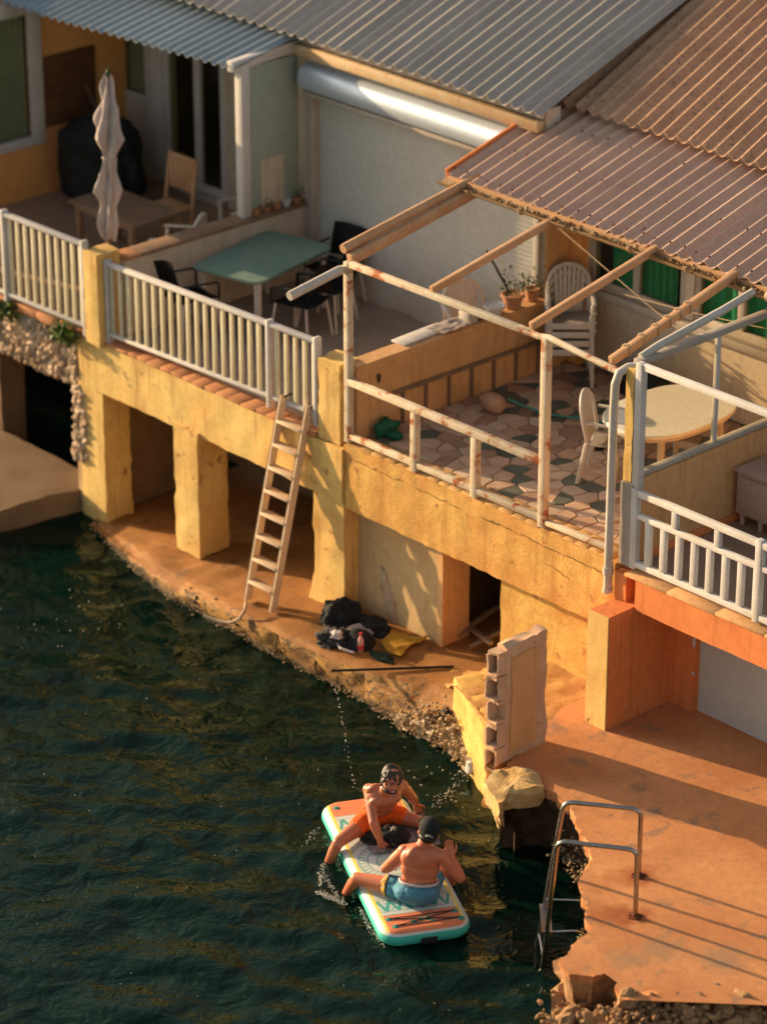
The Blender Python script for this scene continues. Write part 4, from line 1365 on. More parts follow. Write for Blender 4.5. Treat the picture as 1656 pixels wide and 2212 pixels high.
# ------------------------------------------------------------------ monobloc chairs
def chair(label, loc, rotz, group=None, m='plastic'):
    t = thing('garden_chair', label, 'chair', (0, 0, 0), group)
    q = B(); q.grid(lambda s, tt: Vector((-.21+.42*s, -.22+.43*tt, .43-.02*sin(pi*s)*.8-.02*tt)), 10, 10)
    bmesh.ops.solidify(q.bm, geom=q.bm.faces[:], thickness=.02)
    part('seat', q, M[m], t)
    q = B(); q.box(-.20, .20, -.235, -.205, .36, .43, .01); part('apron', q, M[m], t)
    for sx in (-1, 1):
        q = B(); q.tube([(sx*.24, -.24, 0), (sx*.215, -.20, .43), (sx*.235, -.20, .62)], [.022, .026, .022], 8); part('leg', q, M[m], t)
        q = B(); q.tube([(sx*.23, .30, 0), (sx*.20, .22, .43)], [.022, .026], 8); part('leg', q, M[m], t)
        q = B(); q.bar((sx*.245, -.24, .635), (sx*.235, .22, .665), .05, .022, .008); part('armrest', q, M[m], t)
    arch = []
    for k in range(17):
        a = pi*k/16
        arch.append((-.225*cos(a), .22+.10*(.30+.62*sin(a)**.8)*1.0, .45+.18+.27*sin(a)**.75))
    pts = [(-.205, .21, .43)]+arch+[(.205, .21, .43)]
    q = B(); q.tube(pts, .022, 8); part('back_frame', q, M[m], t)
    for k in range(7):
        x = -.15+k*.05
        zt = .45+.18+.27*math.sqrt(max(0, 1-(x/.225)**2))**.75-.01
        q = B(); q.bar((x*.8, .215, .44), (x, .22+.10*(.3+.62*(zt-.63)/.27), zt), .032, .010, .002); part('back_slat', q, M[m], t)
    t.location = loc
    t.rotation_euler = (0, 0, rotz)
    ORG[t.name] = Vector(loc)
    return t
fa = R(47.1)      # the chair faces its local -y
c1_ = chair('white plastic garden chair with a slatted arched back, topmost of its stack', (.42, 2.84, 2.345+.30), R(47))
for k in range(3):
    dup(c1_, (.42, 2.84, 2.345+.10*k), R(47), ['white plastic garden chair at the bottom of the stack of four', 'white plastic garden chair second from the floor in the stack of four', 'white plastic garden chair third from the floor in the stack of four'][k])
dup(c1_, (2.50, 1.32, 2.345), R(120), 'white plastic garden chair drawn up to the end of the sunlit white table')
dup(c1_, (-4.55, 1.55, 2.34), R(-60), 'white plastic chair beside the wooden table, showing its arm above the parapet')
dup(c1_, (-4.78, 2.75, 2.34), R(-20), 'white plastic chair behind the parapet next to the white porch post')

# ------------------------------------------------------------------ tables
t = thing('garden_table', 'white oval plastic table half in the sun beside the glass screen', 'table', (2.9, 1.75, 2.345))
ov = [(2.85+.50*math.copysign(abs(cos(a))**.75, cos(a)), 1.75+.72*math.copysign(abs(sin(a))**.75, sin(a))) for a in [2*pi*k/36 for k in range(36)]]
q = B(); q.prism(ov, 3.035, 3.07, .008); part('table_top', q, M['tabletop'], t)
q = B(); q.prism([(2.85+(x-2.85)*.94, 1.75+(y-1.75)*.94) for x, y in ov], 2.985, 3.033); part('apron', q, M['plastic'], t)
for x, y in ((2.55, 1.3), (3.15, 1.3), (2.55, 2.2), (3.15, 2.2)):
    q = B(); q.tube([(x, y, 2.345), (x+(2.85-x)*.06, y+(1.75-y)*.06, 3.0)], [.025, .04], 8); part('leg', q, M['plastic'], t)
t = thing('terrace_table', 'teal topped table with white legs and black chairs around it', 'table', (-3.25, 1.75, 2.34))
m = Matrix.Rotation(R(12), 3, 'Z')
def rr(w, d, r, n=5):
    o = []
    for cx, cy, a0 in ((w-r, d-r, 0), (-w+r, d-r, 90), (-w+r, -d+r, 180), (w-r, -d+r, 270)):
        o += [(cx+r*cos(R(a0+90*k/n)), cy+r*sin(R(a0+90*k/n))) for k in range(n+1)]
    return o
poly = [(m @ Vector((x, y, 0))) for x, y in rr(.47, .72, .12)]
q = B(); q.prism([(-3.20+p.x, 1.68+p.y) for p in poly], 3.02, 3.05, .006); part('table_top', q, M['teal'], t)
for x, y in ((-.38, -.6), (.38, -.6), (-.38, .6), (.38, .6)):
    p = m @ Vector((x, y, 0))
    q = B(); q.bar((-3.20+p.x, 1.68+p.y, 2.34), (-3.20+p.x, 1.68+p.y, 3.02), .05, .05, .006); part('leg', q, M['white'], t)
def bchair(label, loc, rotz):
    t = thing('terrace_chair', label, 'chair', (0, 0, 0), None)
    q = B(); q.grid(lambda s, tt: Vector((-.24+.48*s, -.24+.48*tt, .44+.03*cos(2*pi*s)*.5)), 8, 8); bmesh.ops.solidify(q.bm, geom=q.bm.faces[:], thickness=.02); part('seat', q, M['blackplastic'], t)
    q = B(); q.grid(lambda s, tt: Vector((-.24+.48*s, .22+.10*tt-.07*sin(pi*s), .48+.36*tt+.05*sin(pi*s))), 10, 8); bmesh.ops.solidify(q.bm, geom=q.bm.faces[:], thickness=.02); part('backrest', q, M['blackplastic'], t)
    for sx in (-1, 1):
        for sy in (-1, 1):
            q = B(); q.tube([(sx*.25, sy*.25, 0), (sx*.2, sy*.2, .44)], .014, 8); part('leg', q, M['white'], t)
        q = B(); q.tube(fillet([(sx*.25, -.22, .44), (sx*.26, -.22, .64), (sx*.25, .24, .66)], .05), .014, 8); part('armrest', q, M['blackplastic'], t)
    t.location = loc
    t.rotation_euler = (0, 0, rotz)
    return t
bc = bchair('black shell chair on the side of the teal table facing the water', (-3.35, .75, 2.34), R(170))
dup(bc, (-2.42, 1.55, 2.34), R(-75), 'black shell chair pushed under the teal table on the shutter side')
dup(bc, (-2.55, 2.05, 2.34), R(-70), 'black shell chair beside another one under the far end of the teal table')
dup(bc, (-2.95, 2.52, 2.34), R(10), 'black shell chair behind the teal table against the roller shutter')
t = thing('wooden_table', 'weathered wooden slat table under the folded umbrella', 'table', (-5.75, 1.75, 2.34))
for k in range(7):
    q = B(); q.box(-6.38, -5.14, 1.40+k*.104, 1.497+k*.104, 2.925, 2.95, .003); part('table_slat', q, M['wood'], t)
for x in (-6.25, -5.27):
    for y in (1.48, 2.04):
        q = B(); q.box(x-.035, x+.035, y-.035, y+.035, 2.34, 2.90, .004); part('leg', q, M['wood'], t)
q = B(); q.box(-6.3, -5.22, 1.44, 1.47, 2.85, 2.92); q.box(-6.3, -5.22, 2.05, 2.08, 2.85, 2.92); part('apron', q, M['wood'], t)
t = thing('wooden_chair', 'wooden folding chair with a slatted back behind the wooden table', 'chair', (-5.75, 2.5, 2.34))
for k in range(6):
    q = B(); q.box(-5.96+k*.075, -5.90+k*.075, 2.62, 2.64, 2.95, 3.32, .003); part('back_slat', q, M['rafter'], t)
for sx in (-5.99, -5.50):
    q = B(); q.bar((sx, 2.50, 2.34), (sx, 2.66, 3.36), .035, .03); part('back_post', q, M['rafter'], t)
    q = B(); q.bar((sx+.01, 2.62, 2.34), (sx+.01, 2.28, 2.80), .03, .03); part('leg', q, M['rafter'], t)
q = B(); q.box(-5.99, -5.50, 2.63, 2.67, 3.32, 3.37, .004); part('back_rail', q, M['rafter'], t)
q = B(); q.box(-5.98, -5.51, 2.25, 2.6, 2.78, 2.805, .004); part('seat', q, M['rafter'], t)

# ------------------------------------------------------------------ folded umbrella
t = thing('umbrella', 'folded pale canvas umbrella tied up behind the slatted railing', 'umbrella', (-4.90, .85, 2.34))
UB, UT = Vector((-4.93, .85, 2.34)), Vector((-4.80, .85, 4.95))
q = B(); q.tube([UB, UT], .022, 10); part('pole', q, M['wood'], t)
ax = (UT-UB).normalized()
def canopy(s, tt):
    r = [.035, .10, .13, .115, .085, .11, .125, .10, .08, .09, .07][min(10, int(tt*10))]
    i = min(9, int(tt*10)); f = tt*10-i
    tab = [.035, .06, .085, .10, .115, .055, .075, .10, .065, .085, .05]
    r = tab[i]*(1-f)+tab[i+1]*f
    a = 2*pi*s
    r *= 1+.42*sin(a*5+tt*6)+.70*noise.noise(Vector((cos(a)*1.5, sin(a)*1.5, tt*9)))
    return UT-ax*(tt*1.95)+Vector((cos(a)*r, sin(a)*r, .03*sin(a*3+tt*9)))
q = B(); q.grid(canopy, 48, 60); bmesh.ops.remove_doubles(q.bm, verts=q.bm.verts, dist=1e-4); part('canopy', q, M['canvas'], t, angle=60)
q = B(); q.tube([UT-ax*.97+Vector((.060*cos(a), .060*sin(a), 0)) for a in [2*pi*k/16 for k in range(16)]], .014, 6, closed=True); part('tie_band', q, M['canvas'], t)
q = B(); q.lathe(UT, [(.02, -.02), (.03, .01), (.022, .05), (.005, .07)], 10); part('finial', q, M['leaf'], t)
q = B(); q.lathe(UB, [(.2, 0), (.2, .06), (.05, .09), (.03, .25)], 18); part('base', q, M['bareconc'], t)

# ------------------------------------------------------------------ covered barbecue
q = B()
q.ell((0, 0, 0), (1, 1, 1), 5)
for v in q.bm.verts:
    n = v.co.copy()
    a = math.atan2(n.y, n.x)
    w = math.hypot(n.x, n.y)**.55
    zz = math.copysign(abs(n.z)**.75, n.z)
    k_ = 1+.05*sin(a*11+zz*2)*(1-zz)*.5+.14*noise.noise(n*2.2+Vector((5, 0, 0)))+.05*noise.noise(n*6)
    v.co = Vector((-7.42+cos(a)*w*.60*k_, 2.72+sin(a)*w*.46*k_, max(2.342, 2.86+zz*(.56+.10*cos(a+.6))*k_)))
solo('barbecue_cover', q, M['tarp'], 'black tarpaulin draped over a barbecue against the orange wall', 'cover', angle=60)
solo('folded_cloth', B().ell((-7.25, 2.70, 3.44), (.09, .07, .035), 2).jit(.02, 8), M['tealrubber'], 'small teal cloth left on the black tarpaulin', 'cloth')

# ------------------------------------------------------------------ things on the parapets
def pot(label, c, r, h, m, group=None, plant=None, seed=0):
    t = thing('plant_pot', label, 'pot', c, group)
    q = B(); q.lathe(c, [(r*.7, 0), (r*.95, h*.8), (r*1.08, h*.82), (r*1.08, h), (r*.9, h), (r*.85, h*.9)], 14); part('pot', q, m, t)
    if plant:
        g = random.Random(seed)
        q = B()
        for i in range(plant):
            p = Vector(c)+Vector((g.gauss(0, r*.8), g.gauss(0, r*.8), h+abs(g.gauss(0, h*.6))))
            s = g.uniform(.02, .045)
            mm = Matrix.Rotation(g.uniform(0, 6.3), 3, 'Z') @ Matrix.Rotation(g.uniform(-1.2, 1.2), 3, 'X')
            q.bm.faces.new([q.bm.verts.new(p+mm @ Vector(w)) for w in ((0, 0, 0), (s*.4, s*.6, 0), (0, s*1.5, 0), (-s*.4, s*.6, 0))])
        part('plant', q, M['leaf'], t, kind='stuff', smooth=False)
    return t
for k in range(5):
    pot(['small dark bowl on the parapet cap beside the green panel', 'clay pot with dry leaves on the parapet by the green panel', 'red brown pot on the parapet by the green panel', 'pale pot on the parapet by the green panel', 'pot next to the shutter at the end of the parapet'][k],
        (-3.86, 2.16+k*.15, 3.246), .06, .075, M['clay'] if k != 3 else M['white'], 'pots on the parapet by the green panel', 30 if k in (1, 4) else None, k)
pot('clay trough with trailing plants on the orange parapet next to the chair stack', (-.02, 2.42, 3.151), .12, .16, M['clay'], None, 90, 9)
pot('pale basin on the orange parapet in front of the plants', (-.02, 2.15, 3.151), .11, .10, M['white'])
pot('brown pot with twigs at the far end of the orange parapet', (-.03, 2.72, 3.151), .08, .14, M['clay'], None, 70, 11)
pot('dark pot on the orange parapet beside the pale basin', (-.02, 1.92, 3.151), .07, .09, M['wood'])
q = B(); q.box(-.20, .0, .82, 1.42, 3.153, 3.175, .004, rot=R(3)); solo('white_board', q, M['white'], 'flat white board lying on the orange parapet', 'board')
q = B(); q.box(-.12, .03, 1.72, 1.86, 3.153, 3.28, .008); solo('white_block', q, M['plastic'], 'small white block standing on the orange parapet', 'block')
q = B(); q.grid(lambda s, tt: Vector((-.22+.30*s, 1.30+.42*tt, 3.19+.02*noise.noise(Vector((s*5, tt*6, 1)))-.1*max(0, .25-s))), 16, 16); bmesh.ops.solidify(q.bm, geom=q.bm.faces[:], thickness=.006)
solo('white_cloth', q, M['clothwhite'], 'pale cloth spread over the orange parapet between the board and the block', 'cloth')
# two round pale chair backs on the shutter side of the parapet
dup(c1_, (-.55, 2.30, 2.34), R(60), 'white plastic chair on the shutter side of the orange parapet')
# mop handle leaning
solo('broom', B().tube([(-.30, 2.30, 3.75), (-.02, 2.45, 3.2)], .013, 6), M['blackplastic'], 'dark broom stick leaning among the pots on the orange parapet', 'broom')

# things on the crazy paving
q = B(); q.ell((.50, 1.62, 2.45), (.16, .13, .11), 3); q.jit(.03, 5)
t = solo('buoy', q, M['buoy'], 'faded pink float lying on the crazy paving with a rope', 'float')
q = B(); q.tube([(.62, 1.72, 2.50), (.75, 1.85, 2.42), (.95, 1.95, 2.37), (1.6, 2.3, 2.36)], .012, 6); part('rope', q, M['tealrubber'], t)
q = B(); q.ell((.16, .42, 2.42), (.11, .16, .10), 3); q.jit(.05, 7)
q.ell((.28, .40, 2.39), (.16, .07, .05), 2)
solo('green_sack', q, M['greenplastic'], 'crumpled green plastic sack in the corner behind the rusty railing', 'sack')
q = B(); q.lathe((1.9, 1.75, 2.345), [(.06, 0), (.09, .03), (.10, .05), (.09, .055), (.05, .02)], 14); solo('dark_bowl', q, M['tarp'], 'dark bowl on the crazy paving near the white table', 'bowl')
q = B(); q.box(1.05, 1.55, 2.95, 3.2, 2.345, 2.62, .02); q.jit(.01, 6); solo('dark_crate', q, M['tarp'], 'dark crate below the green curtained windows', 'crate')

# cabinet on the orange terrace
t = thing('cabinet', 'low pale cabinet on short legs behind the white panelled railing', 'cabinet', (4.45, 1.6, 2.335))
q = B(); q.box(4.04, 4.95, 1.42, 1.85, 2.46, 2.90, .008); part('body', q, M['cabinet'], t)
q = B(); q.box(4.02, 4.97, 1.39, 1.87, 2.901, 2.93, .006); part('top', q, M['cabinet'], t)
q = B(); q.box(4.09, 4.48, 1.405, 1.418, 2.50, 2.86, .004); q.box(4.51, 4.90, 1.405, 1.418, 2.50, 2.86, .004); part('door', q, M['cabinet'], t)
for x in (4.09, 4.32, 4.90):
    for y in (1.47, 1.8):
        q = B(); q.cyl((x, y, 2.335), (x, y, 2.46), .02, .032, 8); part('leg', q, M['cabinet'], t)
q = B(); q.lathe((4.55, 1.60, 2.931), [(.08, 0), (.11, .03), (.12, .12), (.10, .20), (.05, .24), (.05, .28)], 18); solo('red_pot', q, M['red'], 'glossy red pot on the pale cabinet', 'pot')
q = B(); q.lathe((4.25, 1.92, 3.191), [(.06, 0), (.09, .06), (.09, .14), (.06, .18)], 18)
for v in q.bm.verts: v.co += Vector((-.34, .55, 0))
solo('red_lantern', q, M['red'], 'red lantern on the low wall under the glass screen', 'lantern')

# ------------------------------------------------------------------ swimmers' pile on the quay
def lump(name, c, r, seed, m, label, cat, amp=.35, sub=4, flat=None):
    q = B()
    q.ell((0, 0, 0), (1, 1, 1), sub)
    for v in q.bm.verts:
        n = v.co.normalized()
        k = 1+amp*noise.noise(n*1.8+Vector((seed, 0, 0)))+amp*.6*noise.noise(n*4.3+Vector((0, seed, 0)))+amp*.28*noise.noise(n*10)
        v.co = Vector((n.x*r[0], n.y*r[1], max(n.z, -.25)*r[2]))*k
        v.co += Vector(c)
    return solo(name, q, m, label, cat, angle=60)
PQ = lambda x, y, z=.40: PX(x, y, z)
p = PQ(735, 1345); lump('black_bag', p+Vector((0, 0, .05)), (.20, .20, .20), 1, M['black'], 'black bag at the top of the clothes pile on the quay', 'bag')
p = PQ(805, 1360); lump('black_jacket', p+Vector((0, 0, .02)), (.22, .15, .10), 2, M['black'], 'black jacket spread behind the pile against the wall', 'jacket')
p = PQ(715, 1385); lump('grey_clothes', p, (.20, .15, .13), 3, M['clothgrey'], 'heap of dark grey clothes at the edge of the quay', 'clothes', .55)
t = thing('backpack', 'black backpack lying beside the pink bottle on the quay', 'backpack', PQ(770, 1400, .39))
c = PQ(775, 1392, .40)
q = B(); q.ell((0, 0, 0), (.19, .15, .16), 4)
for v in q.bm.verts:
    n = v.co.copy(); v.co = c+Vector((n.x, n.y, max(n.z, -.02)))*(1+.25*noise.noise(n*7))
part('body', q, M['black'], t)
q = B(); q.tube([c+Vector((-.17, -.10, .03)), c+Vector((-.15, -.20, .05)), c+Vector((0, -.25, .04)), c+Vector((.13, -.19, .02))], .014, 6); part('strap', q, M['clothwhite'], t)
q = B(); q.tube([c+Vector((-.10, -.06, .15)), c+Vector((-.16, -.14, .12)), c+Vector((-.20, -.22, .0)), c+Vector((-.22, -.27, -.10))], .012, 6); part('strap', q, M['black'], t)
c = PX(770, 1352, .56)
def tw(s, tt):
    a = (s-.5)*.36
    d = (tt-.5)*.17*(1-abs(s-.5)*1.5)
    return c+Vector((a*.8+d*.3, a*.5-d, .05*noise.noise(Vector((s*4, tt*4, 2)))+.03*cos(tt*6)-.10*abs(s-.5)-.12*abs(tt-.5)))
q = B(); q.grid(tw, 20, 16); bmesh.ops.solidify(q.bm, geom=q.bm.faces[:], thickness=.012); solo('towel', q, M['clothwhite'], 'folded whitish towel on top of the black clothes', 'towel')
p = PX(727, 1372, .52); lump('white_shirt', p, (.07, .06, .05), 6, M['clothwhite'], 'small crumpled white shirt on the grey clothes', 'shirt', .5, 3)
c = PQ(779, 1408, .385)
t = thing('drink_bottle', 'small pink bottle with a red label standing on the quay', 'bottle', c)
q = B(); q.lathe(c, [(.028, 0), (.034, .01), (.034, .11), (.028, .15), (.014, .175), (.014, .195)], 14); part('bottle', q, M['bottle'], t)
q = B(); q.lathe(c+Vector((0, 0, .03)), [(.0348, 0), (.0348, .055)], 14); part('label_band', q, M['redpink'], t)
q = B(); q.lathe(c+Vector((0, 0, .195)), [(.016, 0), (.016, .025)], 12); part('cap', q, M['redpink'], t)
poly = [PX(x, y, .40) for x, y in ((822, 1395), (845, 1372), (880, 1380), (905, 1386), (928, 1380), (915, 1392), (885, 1402), (865, 1424), (838, 1415))]
q = B()
vv = [q.bm.verts.new(p+Vector((0, 0, .03))) for p in poly]
f = q.bm.faces.new(vv)
bmesh.ops.triangulate(q.bm, faces=[f]); bmesh.ops.subdivide_edges(q.bm, edges=q.bm.edges[:], cuts=4, use_grid_fill=True)
for v in q.bm.verts: v.co.z += .05*abs(noise.noise(v.co*9))
bmesh.ops.solidify(q.bm, geom=q.bm.faces[:], thickness=.008)
solo('mustard_towel', q, M['mustard'], 'mustard yellow towel spread by the cellar doorway', 'towel')
p = PQ(825, 1420); lump('green_cloth', p, (.17, .07, .04), 8, M['darkgreen'], 'dark green cloth in front of the backpack', 'cloth', .4, 3)
solo('black_rod', B().tube([PX(715, 1449, .41), PX(980, 1440, .43)], .014, 8), M['black'], 'long thin black rod lying along the quay', 'rod')
for a, c_, w in (((985, 1372), (1075, 1310), .06), ((1015, 1398), (1085, 1362), .05), ((1000, 1345), (1060, 1390), .04)):
    p, r = PX(*a, .45), PX(*c_, .62)
    solo('plank', B().bar(p, r, w, .03, .003), M['wood'], 'loose wooden plank lying in the dark cellar doorway', 'plank', 'planks in the cellar doorway')
# upright cracks in the face of the quay
for (x, y, y2) in ((604, 1366, 1408), (688, 1402, 1455), (905, 1480, 1560), (1030, 1560, 1610)):
    p, r = PX(x, y, .36), PX(x, y2, .06)
    q = B(); q.tube([p+Vector((0, -.02, 0)), p.lerp(r, .5)+Vector((.012, -.06, 0)), r+Vector((0, -.03, 0))], [.006, .010, .004], 6)
    part('joint', q, M['shaded_rock'], quay)
# hose hanging off the quay and mooring rings
pts = [PX(532, 1300, .45), PX(529, 1318, .44), PX(516, 1338, .32), PX(495, 1346, .25), PX(465, 1340, .24), PX(440, 1330, .26)]
solo('hose', B().tube(fillet(pts, .04, 4), .018, 8), M['rope'], 'pale hose looping over the edge of the quay below the ladder', 'hose')
for i, (x, y, z) in enumerate(((428, 1298, .14), (508, 1340, .2), (962, 1552, .3))):
    p = PX(x, y, z)
    lump('weed_clump', p, (.07, .05, .09), 20+i, M['black'], 'dark seaweed clump hanging on the face of the quay', 'seaweed', .6, 3)['group'] = 'seaweed on the quay'

p = PX(169, 1071, .18)
solo('drain_outlet', B().cyl(p+Vector((-.08, 0, 0)), p+Vector((.03, 0, 0)), .05, None, 14), M['black'], 'round black drain outlet in the side of the boat ramp', 'drain')

# ------------------------------------------------------------------ inflatable board
BC, BA = Vector((3.745, -2.815, .075)), R(-28.3)
BL, BW, BT = 1.22, .425, .085        # half length, half width, half thickness
BM = Matrix.Rotation(BA, 3, 'Z')
def bw(x, y, z=0):
    """board coordinates: x towards the near end, y to the right-hand side, z up from its middle"""
    return BC + BM @ Vector((x, y, z))
def board_mat():
    k = N('printed_board_deck')
    x, y, z = k.sep(k.pos(True))
    white, teal, orange, yellow, grey = (.56, .62, .58), (.06, .36, .31), (.74, .22, .10), (.78, .62, .10), (.30, .38, .35)
    ax = k.math('ABSOLUTE', x)
    ay = k.math('ABSOLUTE', y)
    col = white
    # zigzag bands near both ends
    tri = k.math('PINGPONG', k.math('MULTIPLY', y, 9), .5)
    band = k.math('MULTIPLY', k.math('GREATER_THAN', ax, .66), k.math('LESS_THAN', ax, .84))
    zz = k.math('LESS_THAN', k.math('ABSOLUTE', k.math('SUBTRACT', k.math('MULTIPLY', k.math('SUBTRACT', ax, .66), 2.8), tri)), .13)
    v1 = k.n('TexVoronoi'); v1.inputs['Scale'].default_value = 26; k.l(k.pos(True), v1.inputs['Vector'])
    bits = k.math('LESS_THAN', v1.outputs['Distance'], .33)
    col = k.mix(k.math('MULTIPLY', band, k.math('MAXIMUM', zz, k.math('MULTIPLY', bits, .7))), white, teal)
    for e in (.655, .845, .62):
        col = k.mix(k.math('LESS_THAN', k.math('ABSOLUTE', k.math('SUBTRACT', ax, e)), .006), col, grey)
    # round ornament in the middle
    r = k.math('SQRT', k.math('ADD', k.math('MULTIPLY', x, x), k.math('MULTIPLY', y, y)))
    rg = k.math('LESS_THAN', k.math('PINGPONG', k.math('ADD', r, .01), .042), .012)
    an = k.math('ARCTAN2', y, x)
    teeth = k.math('MULTIPLY', k.math('GREATER_THAN', k.math('SINE', k.math('MULTIPLY', an, 34)), .1), k.math('LESS_THAN', k.math('PINGPONG', k.math('ADD', r, .05), .085), .028))
    ins = k.math('MULTIPLY', k.math('LESS_THAN', r, .46), k.math('GREATER_THAN', r, .03))
    col = k.mix(k.math('MULTIPLY', ins, k.math('MULTIPLY', k.math('MAXIMUM', rg, teeth), .75)), col, (.22, .36, .31))
    # orange ends
    col = k.mix(k.math('GREATER_THAN', ax, .90), col, orange)
    col = k.mix(k.math('LESS_THAN', k.math('ABSOLUTE', k.math('SUBTRACT', ax, .90)), .006), col, grey)
    # yellow and white edge lines, teal side
    col = k.mix(k.math('GREATER_THAN', ay, BW-.085), col, yellow)
    col = k.mix(k.math('GREATER_THAN', ay, BW-.060), col, white)
    col = k.mix(k.math('GREATER_THAN', ax, BL-.04), col, orange)
    edge_ = k.math('LESS_THAN', z, .066)
    col = k.mix(edge_, col, white)
    col = k.mix(k.math('LESS_THAN', z, .046), col, (.05, .45, .37))
    nb = k.bump(k.noise(k.pos(True), 90, 3), .15, .003)
    return k.pbr(col, .55, 0, nb, .35)
q = B()
rp = []
for j in range(13):
    a = -pi/2+pi*j/12
    z = BT*sin(a)
    ins = BT*(1-cos(a))*.9
    rp.append((ins, z))
out = rr(BL, BW, .17, 8)
rings = []
for ins, z in rp:
    sx, sy = (BL-ins)/BL, (BW-ins)/BW
    rings.append([q.bm.verts.new((x*sx, y*sy, z+.03*max(0, abs(x)-.8)**2)) for x, y in out])
n = len(out)
for a, c in zip(rings, rings[1:]):
    for k in range(n):
        q.bm.faces.new((a[k], a[(k+1) % n], c[(k+1) % n], c[k]))
q.bm.faces.new(rings[0][::-1]); q.bm.faces.new(rings[-1])
board = thing('paddle_board', 'inflatable teal, white and orange board carrying two swimmers', 'board', BC)
board.rotation_euler = (0, 0, BA)
bd = link('hull', q.mesh('hull', board_mat(), angle=60), board)
ORG[bd.name] = Vector((0, 0, 0))
def bpart(name, q, m):
    return link(name, q.mesh(name, m), board)
for x, y in ((.97, -.30), (.97, .31), (1.10, -.27), (1.10, .33), (-1.06, -.28), (-1.06, .28)):
    bpart('ring_patch', B().lathe((x, y, BT), [(.034, -.004), (.034, .004), (.014, .012)], 14), M['tealrubber'])
for a, c in (((.97, -.30), (1.10, .33)), ((.97, .31), (1.10, -.27)), ((.97, -.30), (.97, .31)), ((1.10, -.27), (1.10, .33))):
    bpart('bungee_cord', B().tube([(a[0], a[1], BT+.012), ((a[0]+c[0])/2, (a[1]+c[1])/2, BT+.008), (c[0], c[1], BT+.012)], .0045, 6), M['clothgrey'])
q = B(); q.box(BL-.03, BL+.012, -.07, .08, -.055, .01, .004); bpart('fin_box', q, M['blackplastic'])
# emblem on the near end: a running star figure of flat strokes
q = B()
for p0, p1 in (((1.00, -.03), (1.06, .05)), ((1.06, -.04), (1.00, .06)), ((1.03, .0), (1.09, .10)), ((1.03, -.12), (1.05, -.07)), ((1.06, -.11), (1.08, -.06))):
    q.bar((p0[0], p0[1], BT+.003), (p1[0], p1[1], BT+.003), .022, .004)
bpart('emblem', q, M['tealrubber'])

